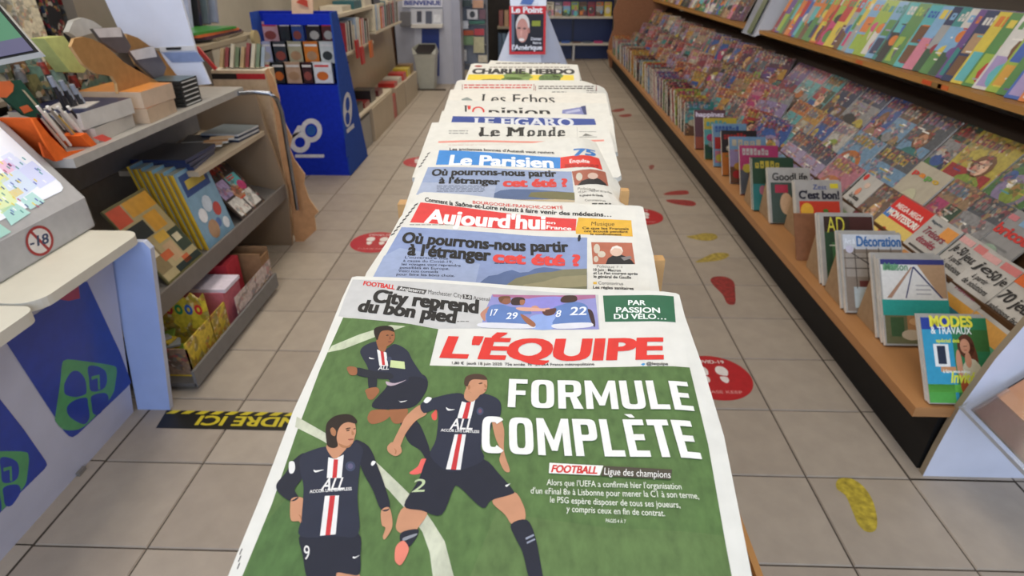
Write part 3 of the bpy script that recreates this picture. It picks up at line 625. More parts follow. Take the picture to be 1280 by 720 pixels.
for cx,cy,r_,lab in ((.685,1.80,.135,'round red floor sticker with white soles beside the nearest newspaper'),(.665,3.39,.135,'round red floor sticker right of the red-banner newspaper'),(-.83,2.965,.137,'round red floor sticker left of the red-banner newspaper'),(-.83,4.47,.137,'round red floor sticker left of the sky-blue banner newspaper')):
    t=thing('floor_sticker',lab,'sticker',(cx,cy,.0002)); s=floor_sheet()
    s.polyuv([(x,-y) for x,y in ell(cx,cy,r_,r_,36)],'#b3262b',1,'disc')
    foot(s,cx-.035,cy+.005,.12,'#e4ddd8',.05,2); foot(s,cx+.035,cy+.005,.12,'#e4ddd8',-.05,2)
    s.textuv('COVID-19',(cx-.06,-(cy+.085)),(cx+.06,-(cy+.085)),(cx-.06,-(cy+.105)),'#e4ddd8',2,.02)
    s.textuv('PLEASE KEEP',(cx-.075,-(cy-.095)),(cx+.075,-(cy-.095)),(cx-.075,-(cy-.08)),'#d99a96',2,.01)
    floor_obj(s,t,{'disc':'sticker','print':'sticker','lettering':'sticker'})
def foot_poly(pts,c,lab,sm=True):
    s=floor_sheet(); s.poly(pts,c,1,'painted_footprint',smooth=sm); o=s.finish(None,{'painted_footprint':'mottled2'})[0]; tag(o,lab,'footprint')
m=mat('mottled2',.6,.5,55,detail=9)
foot_poly([(888,350),(893,346),(906,346),(917,352),(919,366),(919,379),(913,381),(908,378),(903,368),(892,357)],'#8f2a26','dark red painted footprint on the right aisle floor, nearest of the red ones')
foot_poly([(829,243),(838,239.5),(856,238),(861,240.5),(858,243),(840,243.8)],'#962c29','dark red painted footprint in a pair beside the round sticker, upper one')
foot_poly([(833,250),(848,249.5),(864,251),(870,254.5),(866,257.5),(852,256.5),(838,253.5)],'#962c29','dark red painted footprint in a pair beside the round sticker, lower one')
foot_poly([(858,296),(868,294),(880,291.5),(893,292.5),(897,297),(890,300.5),(876,300.5)],'#a6913f','pale yellow painted footprint on the right aisle, smaller far one')
foot_poly([(869,328),(880,322),(893,316.5),(908,316.5),(911,320),(903,324.5),(888,327)],'#a6913f','pale yellow painted footprint on the right aisle behind the nearest red one')
foot_poly([(1046,601),(1054,597.5),(1066,599),(1079,608),(1090,624),(1096,645),(1095,662),(1084,665),(1073,656),(1066,640),(1057,620),(1046,611)],'#b39f33','large yellow painted footprint, nearest the camera on the right')
foot_poly([(764,139),(770,136.5),(779,135.5),(780,138),(772,140)],'#8f3b33','faint red painted footprint far down the right aisle, upper of the far pair')
foot_poly([(773,144.5),(780,143),(788,142.5),(789,145),(780,146.5)],'#8f3b33','faint red painted footprint far down the right aisle, lower of the far pair')
foot_poly([(811,208),(815,206),(818,207.5),(816,211),(813,212)],'#8a4a41','small reddish floor mark between the two round stickers on the right')
# waiting-line tape
t=thing('floor_tape','black and yellow floor tape reading ATTENDRE ICI beside the counter leg','tape',(-1.0,1.51,.0002)); s=floor_sheet()
Ya,Yb,Xa,Xb=1.556,1.468,-1.205,-.30
s.polyuv([(Xa-.012,-Ya),(Xb,-Ya),(Xb,-Yb),(Xa-.0,-Yb)],'#191815',1,'strip')
x=Xa+.01
while x<Xb-.05:
    s.polyuv([(x,-Ya),(x+.028,-Ya),(x+.012,-(Ya-.017)),(x-.016,-(Ya-.017))],'#c9b92c',2,'stripes'); x+=.05
A=(-.55,-(Yb+.062)); B=(-1.085,-(Yb+.062)); s.textuv('ATTENDRE ICI',A,B,(-.55,-(Yb+.018)),'#c9b92c',3,.03)
floor_obj(s,t,{'strip':'sticker','stripes':'sticker','lettering':'sticker'})
# =================== RIGHT-HAND MAGAZINE UNIT ===================
YN,YF=1.345,9.25
mu=thing('magazine_unit','long wooden magazine unit with black kickboard along the right of the aisle','shelf',(1.6,5.3,0))
put(MB().box(1.172,2.0,YN+.02,YF,0,.213,'#131110').build('kickboard','black_board'),mu)
WD='#a9794c'
put(MB().box(1.082,1.36,YN,YF,.213,.245,WD).build('bottom_board','wood',bevel=.003),mu)
# stepped tiers behind the front row
TIER=[(1.38,.27,'lowest tier'),(1.48,.38,'middle tier'),(1.63,.53,'top tier')]
LEAN=R(36)
for k,(x,z,_) in enumerate(TIER):
    nx=TIER[k+1][0] if k<2 else 1.78
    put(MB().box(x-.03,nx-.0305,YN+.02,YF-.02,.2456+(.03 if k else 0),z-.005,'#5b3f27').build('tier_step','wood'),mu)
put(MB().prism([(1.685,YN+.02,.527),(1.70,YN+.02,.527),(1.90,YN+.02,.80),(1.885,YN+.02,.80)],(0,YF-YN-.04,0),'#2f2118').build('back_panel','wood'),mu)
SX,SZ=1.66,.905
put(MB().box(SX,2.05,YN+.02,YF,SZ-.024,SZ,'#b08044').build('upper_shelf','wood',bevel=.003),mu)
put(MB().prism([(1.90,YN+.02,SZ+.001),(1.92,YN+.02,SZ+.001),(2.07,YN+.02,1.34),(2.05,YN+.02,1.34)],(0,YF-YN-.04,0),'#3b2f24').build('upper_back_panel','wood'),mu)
put(MB().box(1.58,2.08,YN+.02,YF,1.60,1.63,'#b08044').build('top_shelf','wood',bevel=.003),mu)  # unseen canopy shelf, added to keep lamp light off the tiers
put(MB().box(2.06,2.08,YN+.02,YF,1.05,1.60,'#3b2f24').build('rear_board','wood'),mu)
# side profile panels
prof=[(1.172,0),(1.178,.11),(1.19,.25),(1.225,.42),(1.265,.545),(1.36,.72),(1.47,.90),(1.60,1.02),(1.64,1.62),(2.05,1.62),(2.05,0)]
put(MB().prism([(x,YN-.012,z) for x,z in prof],(0,.020,0),'#cfd3e2','#8d7f68').build('end_panel','laminate'),mu)
pf2=[(1.10,.18),(1.10,.35),(1.16,.55),(1.13,.75),(1.20,.95),(1.16,1.1),(1.25,1.25),(2.05,1.3),(2.05,.0),(1.14,.0)]
put(MB().prism([(x,YF,z) for x,z in pf2],(0,.02,0),'#a5765a','#c59d78').build('far_side_panel','card'),mu)
# orange price strips on the shelf edge
for px,c in ((1075,'#c1632f'),(1160,'#d0562c'),(1180,'#cf6a33'),(1172,'#8a6a3c'),(885,'#b26a4a')):
    y=yline(px,SX,SZ); o=MB().box(SX-.0015,SX,y-.035,y+.035,SZ-.021,SZ-.004,c).build('price_strip','plastic'); put(o,mu)
# ---- magazine makers ----
PAL={'scarlet':'#c22b2e','crimson':'#96233a','rose pink':'#d77f98','hot pink':'#cf3d7c','orange':'#dd7a2c','amber':'#dba23a','yellow':'#e0cb46','lime green':'#9dbb3f','leaf green':'#4f8c46','dark green':'#28503a','teal':'#2c8c8c','turquoise':'#5bbac0','sky blue':'#7db1dc','royal blue':'#2f5db6','navy blue':'#22305c','violet':'#6b4a94','lilac':'#a996c8','plum':'#5c2f4c','brown':'#6e4a33','tan':'#b3906a','cream':'#d9cfb4','white':'#dedcd6','silver grey':'#a6a8aa','slate grey':'#5a626c','black':'#26252a'}
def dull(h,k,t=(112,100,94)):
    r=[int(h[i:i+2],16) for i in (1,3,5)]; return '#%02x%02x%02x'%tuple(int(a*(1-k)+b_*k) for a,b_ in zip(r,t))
PAL0=dict(PAL); PAL={k:dull(v,.30,(52,44,42)) for k,v in PAL.items()}  # cover colours of tiers and front row darkened to stand in for shade
PN=list(PAL)
skin=['#c99a7c','#b88463','#dcb296','#8d5b40']
def cover_art(mb,w_,h_,bgc,tc,rng,rich=1,title=None,y=-.0003,Z=0):
    """flat print on the local -y face; (x,z) from the bottom centre"""
    def rect(x0,x1,z0,z1,c,l): mb.add([(x0,y-l*.00012,z0),(x1,y-l*.00012,z0),(x1,y-l*.00012,z1),(x0,y-l*.00012,z1)],[(0,1,2,3)],c)
    def el(cx,cz,rx,rz,c,l,n=10): mb.add([(cx+rx*math.cos(6.2832*i/n),y-l*.00012,cz+rz*math.sin(6.2832*i/n)) for i in range(n)],[tuple(range(n))],c)
    W=w_/2
    # picture
    c2=PAL[rng.choice(PN)]; 
    kind=rng.randrange(5)
    if kind==0:   # portrait
        rect(-W*.9,W*.9,h_*.04,h_*.45,c2,1); sk=rng.choice(skin); hc=rng.choice(['#2b1d17','#6b4528','#c39a58','#3b2a20'])
        cx=rng.uniform(-.2,.3)*W; el(cx,h_*.55,W*.42,h_*.19,hc,2); el(cx,h_*.52,W*.27,h_*.13,sk,3); el(cx,h_*.2,W*.6,h_*.2,PAL[rng.choice(PN)],2)
        el(cx-W*.1,h_*.54,W*.04,h_*.012,'#2a1c16',4,6); el(cx+W*.1,h_*.54,W*.04,h_*.012,'#2a1c16',4,6); rect(cx-W*.07,cx+W*.07,h_*.455,h_*.465,'#8f3b3b',4)
    elif kind==1: # still life
        rect(-W,W,0,h_*.5,c2,1)
        for _ in range(4): el(rng.uniform(-.6,.6)*W,h_*rng.uniform(.15,.6),W*rng.uniform(.15,.35),h_*rng.uniform(.06,.14),PAL[rng.choice(PN)],2+_*.5)
    elif kind==2: # blocks of pictures
        for a in range(2):
            for b in range(2): rect(-W*.9+a*W*.95,-W*.05+a*W*.9,h_*(.08+b*.32),h_*(.36+b*.32),PAL[rng.choice(PN)],1)
        el(W*.1,h_*.4,W*.35,h_*.13,rng.choice(skin),2)
    elif kind==3: # landscape
        rect(-W,W,0,h_*.35,PAL[rng.choice(['leaf green','dark green','tan','brown'])],1); rect(-W,W,h_*.35,h_*.72,PAL[rng.choice(['sky blue','turquoise','lilac','silver grey'])],1)
        el(-W*.3,h_*.36,W*.5,h_*.1,c2,2); el(W*.5,h_*.3,W*.35,h_*.14,PAL[rng.choice(PN)],3)
    else:
        el(0,h_*.42,W*.75,h_*.25,c2,1,14); el(W*.1,h_*.4,W*.45,h_*.16,PAL[rng.choice(PN)],2,12); el(-W*.3,h_*.5,W*.15,h_*.07,'#e8e5de',3,8)
    # blocky masthead
    if title is None:
        x=-W*.85; n=rng.randint(4,8); e=rng.uniform(1.2,1.65)*W/n; zt=h_*.80; zb=h_*.94
        for i in range(n):
            rect(x,x+e*.75,zt,zb if rng.random()<.6 else zt+(zb-zt)*.75,tc,3); 
            if rng.random()<.6: rect(x+e*.25,x+e*.5,zt+(zb-zt)*.3,zt+(zb-zt)*.55,bgc,4)
            x+=e
    for i in range(5 if rich else 2):
        a=rng.uniform(-.85,.2)*W; z=h_*rng.uniform(.06,.72); rect(a,a+W*rng.uniform(.3,.6),z,z+h_*.022,rng.choice([tc,'#e6e3db',PAL[rng.choice(PN)]]),5)
    if rng.random()<.6: el(rng.choice([-1,1])*W*.62,h_*rng.uniform(.15,.6),W*.25,h_*.09,PAL[rng.choice(['yellow','scarlet','orange','hot pink','royal blue','white'])],6,12)
def place(o,X,Y,Z,yaw,lean,roll=0):
    o.matrix_world=Mx.Translation((X,Y,Z))@Mx.Rotation(yaw,4,'Z')@Mx.Rotation(-lean,4,'X')@Mx.Rotation(roll,4,'Y')
def mag(X,Y,Z,yaw,lean,w_,h_,th,bg,tc,rng,label=None,group=None,roll=0,material='mottled',rich=1,bgc=None,art=True):
    mb=MB(); c=bgc or PAL[bg]
    mb.box(-w_/2,w_/2,0,th,0,h_,c)
    mb.c[2]=mb.c[2]; 
    for i in (1,3,5): mb.c[i]=lin('#cfccc4')     # page edges; the spine keeps the cover colour
    if art: cover_art(mb,w_,h_,c,PAL[tc],rng,rich)
    o=mb.build('magazine',material); place(o,X,Y,Z,yaw,lean,roll)
    if label: tag(o,label,'magazine',group)
    return o
rng=random.Random(11)
def combos(seed):
    r=random.Random(seed); l=[(a,b) for a in PN for b in PN if a!=b and not(a in('white','cream') and b in('white','cream'))]; r.shuffle(l); return l
# ---- tiers: near hero titles and the many behind ----
def tier_mag_xyz(k): x,z,_=TIER[k]; return x,z
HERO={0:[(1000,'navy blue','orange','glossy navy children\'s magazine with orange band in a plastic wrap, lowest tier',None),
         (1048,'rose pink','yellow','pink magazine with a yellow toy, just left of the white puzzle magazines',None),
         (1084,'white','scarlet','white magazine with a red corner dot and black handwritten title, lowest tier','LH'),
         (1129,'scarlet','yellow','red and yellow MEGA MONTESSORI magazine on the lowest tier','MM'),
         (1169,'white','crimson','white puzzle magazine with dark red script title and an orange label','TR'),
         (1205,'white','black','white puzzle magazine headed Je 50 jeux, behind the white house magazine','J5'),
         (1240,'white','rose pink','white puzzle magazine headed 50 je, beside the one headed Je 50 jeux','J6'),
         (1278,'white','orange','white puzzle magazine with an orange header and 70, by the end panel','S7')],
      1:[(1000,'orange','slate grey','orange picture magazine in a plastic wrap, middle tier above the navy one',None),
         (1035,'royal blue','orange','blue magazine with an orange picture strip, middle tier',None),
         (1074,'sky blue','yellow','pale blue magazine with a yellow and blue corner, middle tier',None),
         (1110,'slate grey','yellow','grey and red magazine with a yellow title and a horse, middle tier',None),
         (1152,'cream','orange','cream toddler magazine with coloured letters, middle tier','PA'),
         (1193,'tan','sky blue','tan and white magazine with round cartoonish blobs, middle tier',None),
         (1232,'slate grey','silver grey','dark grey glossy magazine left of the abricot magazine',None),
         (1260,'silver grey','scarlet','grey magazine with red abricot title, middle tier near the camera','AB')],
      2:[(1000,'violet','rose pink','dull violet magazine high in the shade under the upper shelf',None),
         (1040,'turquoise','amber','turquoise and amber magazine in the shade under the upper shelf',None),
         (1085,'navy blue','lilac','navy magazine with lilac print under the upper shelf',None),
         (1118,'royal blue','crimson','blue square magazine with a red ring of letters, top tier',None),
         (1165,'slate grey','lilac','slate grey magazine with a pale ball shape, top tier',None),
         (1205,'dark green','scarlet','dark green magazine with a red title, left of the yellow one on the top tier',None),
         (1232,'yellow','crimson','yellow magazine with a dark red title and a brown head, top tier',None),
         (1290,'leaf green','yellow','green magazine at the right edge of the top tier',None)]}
nmag=0
def local_sheet(o):
    M=o.matrix_world; P=M@V((0,-.0012,0)); return Sheet(P,M.to_3x3()@V((1,0,0)),M.to_3x3()@V((0,0,-1)))
def add_print(root,s): 
    for q in s.finish(None,{}): 
        q.parent=root; q.matrix_parent_inverse=root.matrix_world.inverted()
def on(s,t,x0,x1,z,h_,c,bold=.03,l=22,**k): s.textuv(t,(x0,-z),(x1,-z),(x0,-z-h_),c,l,bold,**k)
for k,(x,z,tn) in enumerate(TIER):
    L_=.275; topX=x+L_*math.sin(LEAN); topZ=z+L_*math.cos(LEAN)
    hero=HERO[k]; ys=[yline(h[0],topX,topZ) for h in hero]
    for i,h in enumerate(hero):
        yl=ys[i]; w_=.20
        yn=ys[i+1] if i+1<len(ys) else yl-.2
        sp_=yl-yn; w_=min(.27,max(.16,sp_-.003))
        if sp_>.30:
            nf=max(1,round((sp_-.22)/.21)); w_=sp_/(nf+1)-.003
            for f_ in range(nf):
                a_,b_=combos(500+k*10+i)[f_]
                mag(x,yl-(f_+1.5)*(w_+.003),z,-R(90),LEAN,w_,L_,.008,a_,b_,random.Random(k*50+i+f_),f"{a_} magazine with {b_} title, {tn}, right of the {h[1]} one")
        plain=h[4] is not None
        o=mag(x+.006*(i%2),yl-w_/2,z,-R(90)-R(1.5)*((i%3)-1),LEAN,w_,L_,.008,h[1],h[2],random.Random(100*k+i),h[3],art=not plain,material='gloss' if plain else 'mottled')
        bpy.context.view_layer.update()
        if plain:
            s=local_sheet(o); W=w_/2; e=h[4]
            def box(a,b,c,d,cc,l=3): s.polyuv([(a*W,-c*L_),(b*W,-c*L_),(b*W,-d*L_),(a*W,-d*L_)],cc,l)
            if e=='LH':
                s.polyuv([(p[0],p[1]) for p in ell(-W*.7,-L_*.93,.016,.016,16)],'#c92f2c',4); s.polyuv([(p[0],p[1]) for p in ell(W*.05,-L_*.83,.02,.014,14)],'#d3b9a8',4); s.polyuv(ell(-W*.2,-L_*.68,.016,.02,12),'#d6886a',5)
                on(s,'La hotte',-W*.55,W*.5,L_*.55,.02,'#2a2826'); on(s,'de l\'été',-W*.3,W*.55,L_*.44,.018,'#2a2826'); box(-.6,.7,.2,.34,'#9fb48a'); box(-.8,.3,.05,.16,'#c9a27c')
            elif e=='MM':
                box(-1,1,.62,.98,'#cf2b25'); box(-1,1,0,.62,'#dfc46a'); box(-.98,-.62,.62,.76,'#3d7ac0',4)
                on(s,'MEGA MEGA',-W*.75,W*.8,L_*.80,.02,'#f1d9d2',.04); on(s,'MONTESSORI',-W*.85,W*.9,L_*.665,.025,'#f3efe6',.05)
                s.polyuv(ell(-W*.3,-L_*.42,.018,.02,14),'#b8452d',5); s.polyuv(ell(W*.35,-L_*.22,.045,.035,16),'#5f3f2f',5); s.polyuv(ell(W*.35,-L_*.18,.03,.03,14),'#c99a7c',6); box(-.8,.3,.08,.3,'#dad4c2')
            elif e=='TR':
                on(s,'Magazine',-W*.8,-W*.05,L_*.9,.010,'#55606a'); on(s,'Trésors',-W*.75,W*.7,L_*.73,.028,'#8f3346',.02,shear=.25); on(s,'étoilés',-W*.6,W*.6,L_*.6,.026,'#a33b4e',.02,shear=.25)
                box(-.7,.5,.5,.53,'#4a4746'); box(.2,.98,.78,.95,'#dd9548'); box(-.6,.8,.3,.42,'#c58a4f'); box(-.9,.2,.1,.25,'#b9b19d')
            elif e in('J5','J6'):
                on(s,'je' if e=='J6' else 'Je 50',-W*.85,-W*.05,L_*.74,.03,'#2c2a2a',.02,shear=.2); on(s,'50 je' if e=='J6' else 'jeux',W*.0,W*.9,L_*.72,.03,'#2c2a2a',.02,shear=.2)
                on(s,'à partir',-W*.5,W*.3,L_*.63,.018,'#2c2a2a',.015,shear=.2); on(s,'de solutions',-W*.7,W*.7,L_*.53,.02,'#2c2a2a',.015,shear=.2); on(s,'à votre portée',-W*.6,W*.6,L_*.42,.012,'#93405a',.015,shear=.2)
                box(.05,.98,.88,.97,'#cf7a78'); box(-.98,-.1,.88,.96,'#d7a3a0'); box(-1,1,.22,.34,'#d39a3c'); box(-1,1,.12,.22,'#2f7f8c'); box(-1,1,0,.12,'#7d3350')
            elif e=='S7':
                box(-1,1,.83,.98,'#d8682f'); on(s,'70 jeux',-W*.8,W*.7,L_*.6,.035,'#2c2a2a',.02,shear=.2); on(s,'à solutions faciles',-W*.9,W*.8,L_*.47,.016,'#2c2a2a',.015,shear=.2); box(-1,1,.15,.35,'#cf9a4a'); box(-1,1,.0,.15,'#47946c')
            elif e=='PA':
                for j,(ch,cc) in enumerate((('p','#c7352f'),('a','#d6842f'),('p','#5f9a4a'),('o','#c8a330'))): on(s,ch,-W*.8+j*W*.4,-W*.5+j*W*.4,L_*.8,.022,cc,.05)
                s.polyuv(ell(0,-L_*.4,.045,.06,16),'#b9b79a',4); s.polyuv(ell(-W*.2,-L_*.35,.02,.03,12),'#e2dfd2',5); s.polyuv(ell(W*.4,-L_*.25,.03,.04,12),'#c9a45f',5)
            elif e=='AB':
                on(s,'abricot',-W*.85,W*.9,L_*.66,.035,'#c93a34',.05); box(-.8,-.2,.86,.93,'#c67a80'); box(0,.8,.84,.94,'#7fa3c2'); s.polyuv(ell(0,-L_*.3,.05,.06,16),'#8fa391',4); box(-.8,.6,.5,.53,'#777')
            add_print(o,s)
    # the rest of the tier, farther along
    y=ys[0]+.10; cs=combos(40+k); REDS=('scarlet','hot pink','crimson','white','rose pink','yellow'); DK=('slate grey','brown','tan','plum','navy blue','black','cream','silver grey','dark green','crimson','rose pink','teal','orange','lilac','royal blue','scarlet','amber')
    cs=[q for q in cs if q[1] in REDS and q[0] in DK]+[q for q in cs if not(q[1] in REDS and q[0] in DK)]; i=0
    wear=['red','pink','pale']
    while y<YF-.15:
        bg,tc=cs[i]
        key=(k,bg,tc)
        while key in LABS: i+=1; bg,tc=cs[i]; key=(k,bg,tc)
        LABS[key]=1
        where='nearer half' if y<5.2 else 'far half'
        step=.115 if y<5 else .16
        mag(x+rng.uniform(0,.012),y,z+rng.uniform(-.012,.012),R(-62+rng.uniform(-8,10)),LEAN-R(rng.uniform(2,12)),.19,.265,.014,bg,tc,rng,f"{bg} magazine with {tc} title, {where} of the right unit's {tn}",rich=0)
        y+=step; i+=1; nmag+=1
# ---- front row, facing the entrance ----
def stack(px,py,w_,h_,n,tn,bg,tc,label,seed,lean=38,art=None,holder=True,Xo=None,grp=None,plural=None):
    """a pile of the same magazine leaning back; (px,py): bottom left corner in the photograph"""
    p=atz(px,py,.252); X=(Xo if Xo is not None else p.x)+w_/2; Y=p.y
    ln=R(lean); d=V((0,math.cos(ln),-math.sin(ln)))     # direction through the pile
    for i in range(n):
        off=(n-1-i)*tn*1.02; dx=random.Random(seed*7+i).uniform(-.004,.004) if i<n-1 else 0
        lab=label if i==n-1 else f"copy behind the front one of {plural or label}"
        o=mag(X+dx,Y+off/math.cos(ln),.2535,0,ln,w_,h_,tn,bg,tc,random.Random(seed),lab,group=None if i==n-1 else f"copies behind {plural or label}"[:90],art=(i==n-1 and art is None),material='gloss',rich=1)
        if i==n-1 and art:
            bpy.context.view_layer.update(); s=local_sheet(o); art(s,w_,h_); add_print(o,s)
    if holder:
        T_=n*tn/math.cos(ln)
        h2=MB().prism([(X-w_/2+.004,Y+T_+.003,.2465),(X-w_/2+.004,Y+T_+.012+.13,.2465),(X-w_/2+.004,Y+T_+.006+.13*.95,.2465+.15)],(w_-.008,0,0),'#a08566').build('magazine_holder','card')
        tag(h2,f"brown cardboard wedge propping up the {plural or label}",'holder')
def A_(s,W,h_,*it):
    for q in it:
        a,b,c,d,cc,l=q; s.polyuv([(a*W,-c*h_),(b*W,-c*h_),(b*W,-d*h_),(a*W,-d*h_)],cc,l)
def E_(s,W,h_,cx,cz,rx,rz,c,l,n=16): s.polyuv(ell(cx*W,-cz*h_,rx*W,rz*h_,n),c,l)
def art_cest(s,w_,h_):
    W=w_/2; A_(s,W,h_,(-.86,.86,.03,.66,'#c7402c',2),(-.86,.86,.03,.2,'#a3311f',3))
    on(s,'Zest',-.25*W,.35*W,.86*h_,.022,'#3a4f8f',.0); on(s,"C'est bon!",-.86*W,.86*W,.70*h_,.036,'#262433',.05); A_(s,W,h_,(.5,.85,.88,.96,'#d9c93a',3))
    E_(s,W,h_,-.55,.5,.28,.13,'#e5b13d',5); E_(s,W,h_,.25,.32,.3,.19,'#a31e14',5); E_(s,W,h_,.3,.34,.2,.12,'#c6352a',6); E_(s,W,h_,.68,.3,.2,.15,'#8f2118',5); E_(s,W,h_,-.2,.2,.25,.1,'#d9682f',5); E_(s,W,h_,.25,.5,.12,.03,'#4f7a34',7)
def art_ad(s,w_,h_):
    W=w_/2; A_(s,W,h_,(-.86,.95,.03,.97,'#3a2a24',2),(-.86,.0,.03,.75,'#34503a',3),(-.6,.1,.3,.6,'#4a7a4f',4),(.1,.95,.62,.97,'#4a2a26',3),(-.5,.7,.05,.3,'#9c2f2a',4))
    E_(s,W,h_,-.3,.25,.25,.12,'#c4453a',5); E_(s,W,h_,.3,.15,.3,.1,'#b86a3a',5); E_(s,W,h_,-.1,.55,.3,.1,'#5f8f58',5)
    on(s,'AD',-.75*W,-.1*W,.74*h_,.062,'#d8d04a',.0); A_(s,W,h_,(-.7,.0,.55,.565,'#d8d8c8',6),(.2,.7,.5,.51,'#d8d8c8',6))
def art_deco(s,w_,h_):
    W=w_/2; A_(s,W,h_,(-.95,.97,.02,.80,'#8a7d70',2),(-.95,.97,.8,.99,'#c9cdd3',2),(-.9,.97,.45,.75,'#a39a90',3),(-.7,.6,.06,.32,'#b9c4c6',4),(-.5,.2,.32,.4,'#6d3a34',5),(.3,.97,.1,.45,'#57504a',4))
    on(s,'Art &',-.9*W,-.55*W,.87*h_,.018,'#e4e8ee',.02); on(s,'Décoration',-.5*W,.95*W,.84*h_,.036,'#3f6fa8',.04)
    for x in (-.6,-.2,.2,.6): A_(s,W,h_,(x,x+.03,.3,.82,'#4f4742',6))
    for z in (.55,.68): A_(s,W,h_,(-.95,.97,z,z+.012,'#4f4742',6))
    s.polyuv([(-.9*W,-.8*h_),(-.86*W,-.8*h_),(.15*W,-.55*h_),(.1*W,-.54*h_)],'#3a3431',7); E_(s,W,h_,-.75,.8,.13,.05,'#c9c6d6',8)
def art_mcm(s,w_,h_):
    W=w_/2; A_(s,W,h_,(-.96,.97,.02,.97,'#dcd9d2',2),(-.96,.97,.93,.99,'#3a3c74',3),(-1,1,.34,.52,'#2e9a8e',6),(-.96,.97,.02,.34,'#6b6a4a',4),(-.3,.5,.15,.34,'#a87a4f',5),(-.8,-.4,.1,.32,'#3f5a38',5),(.6,.95,.12,.34,'#4a5f3a',5))
    s.polyuv([(-.9*W,-.93*h_),(-.4*W,-.93*h_),(-.5*W,-.87*h_),(-.9*W,-.86*h_)],'#7fae86',4); on(s,'Maison',-.85*W,-.15*W,.86*h_,.025,'#5f8f6a',.02)
    s.polyuv([(.15*W,-.93*h_),(.97*W,-.93*h_),(.97*W,-.54*h_),(.8*W,-.54*h_)],'#b08e6c',4); s.polyuv([(-.0*W,-.9*h_),(-.05*W,-.9*h_),(-.85*W,-.54*h_),(-.7*W,-.54*h_)],'#a9836a',4)
    s.polyuv([(.0*W,-.9*h_),(.05*W,-.91*h_),(.85*W,-.54*h_),(.79*W,-.54*h_)],'#3c3f66',5); s.polyuv([(.0*W,-.9*h_),(.04*W,-.9*h_),(-.25*W,-.54*h_),(-.29*W,-.54*h_)],'#3c3f66',5)
    for z in (.58,.63,.68): A_(s,W,h_,(.05,.5,z,z+.015,'#a9a7a8',5))
    E_(s,W,h_,.1,.27,.35,.05,'#c79a6a',6); E_(s,W,h_,-.2,.12,.3,.06,'#bfae94',6)
def art_modes(s,w_,h_):
    W=w_/2; A_(s,W,h_,(-.99,.99,.01,.99,'#2e7a4f',2),(-.99,-.1,.01,.99,'#3593b5',3),(-.99,-.1,.85,.99,'#2b3f8f',4),(-.99,-.2,.01,.22,'#4f9c45',4),(-.7,-.25,.42,.68,'#e2e2de',5),(-.6,-.35,.45,.66,'#2a3142',6),(.3,.99,.6,.85,'#3a6a33',3),(-.99,.99,.13,.22,'#5fae46',4))
    on(s,'MODES',-.72*W,.55*W,.885*h_,.030,'#e3da46',.06); on(s,'& TRAVAUX',-.72*W,.5*W,.80*h_,.020,'#e9ece6',.02)
    E_(s,W,h_,.28,.66,.26,.14,'#5a3322',6); E_(s,W,h_,.42,.5,.18,.2,'#6a3b26',6); E_(s,W,h_,.25,.66,.15,.085,'#c98f6f',7); E_(s,W,h_,.38,.28,.34,.24,'#c9c2a8',7); E_(s,W,h_,.02,.45,.09,.17,'#c98f6f',8); E_(s,W,h_,.3,.5,.1,.09,'#c98f6f',8); E_(s,W,h_,.1,.2,.12,.1,'#a9542f',8); A_(s,W,h_,(.2,.3,.655,.662,'#3a221a',9),(.21,.3,.61,.618,'#a3423a',9))
    on(s,'Invité',-.3*W,.4*W,.24*h_,.03,'#d8df4a',.03,shear=.3); on(s,'spécial été',-.6*W,.1*W,.7*h_,.010,'#d8df4a',.03); on(s,'à faire vous-même',-.5*W,.3*W,.35*h_,.009,'#e8ece4',.03); A_(s,W,h_,(-.55,-.1,.36,.42,'#c08a5f',6))
def art_good(s,w_,h_):
    W=w_/2; A_(s,W,h_,(-.9,.95,.0,.74,'#41504a',2),(-.7,-.1,.55,.7,'#a8344a',4),(.1,.9,.35,.7,'#8a6a4f',3)); on(s,'GoodLife',-.8*W,.85*W,.78*h_,.036,'#262524',.02); E_(s,W,h_,-.2,.35,.3,.2,'#c9a684',4); E_(s,W,h_,.6,.5,.3,.15,'#b8752f',4)
FR=dict
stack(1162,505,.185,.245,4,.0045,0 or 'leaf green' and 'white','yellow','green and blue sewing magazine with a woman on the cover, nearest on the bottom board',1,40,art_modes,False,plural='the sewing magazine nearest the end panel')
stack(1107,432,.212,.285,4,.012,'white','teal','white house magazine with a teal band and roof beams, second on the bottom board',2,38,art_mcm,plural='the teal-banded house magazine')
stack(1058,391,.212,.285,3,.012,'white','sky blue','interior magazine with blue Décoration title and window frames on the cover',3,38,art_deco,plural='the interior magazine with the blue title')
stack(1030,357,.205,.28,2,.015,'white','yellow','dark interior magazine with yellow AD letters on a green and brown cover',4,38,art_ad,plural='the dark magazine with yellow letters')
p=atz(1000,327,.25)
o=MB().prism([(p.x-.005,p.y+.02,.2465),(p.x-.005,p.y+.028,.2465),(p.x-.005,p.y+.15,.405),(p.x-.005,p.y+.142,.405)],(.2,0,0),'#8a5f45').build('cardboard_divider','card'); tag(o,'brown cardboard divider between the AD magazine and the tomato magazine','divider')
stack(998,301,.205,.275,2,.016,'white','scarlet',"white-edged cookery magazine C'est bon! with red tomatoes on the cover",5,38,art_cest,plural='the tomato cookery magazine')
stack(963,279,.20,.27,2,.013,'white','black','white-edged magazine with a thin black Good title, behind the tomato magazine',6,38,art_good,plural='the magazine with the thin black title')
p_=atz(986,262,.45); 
stack(942,263,.205,.27,2,.010,'dark green','yellow','dark green magazine with a lime title peeping over its neighbour in the front row',7,36,plural='the dark green magazine')
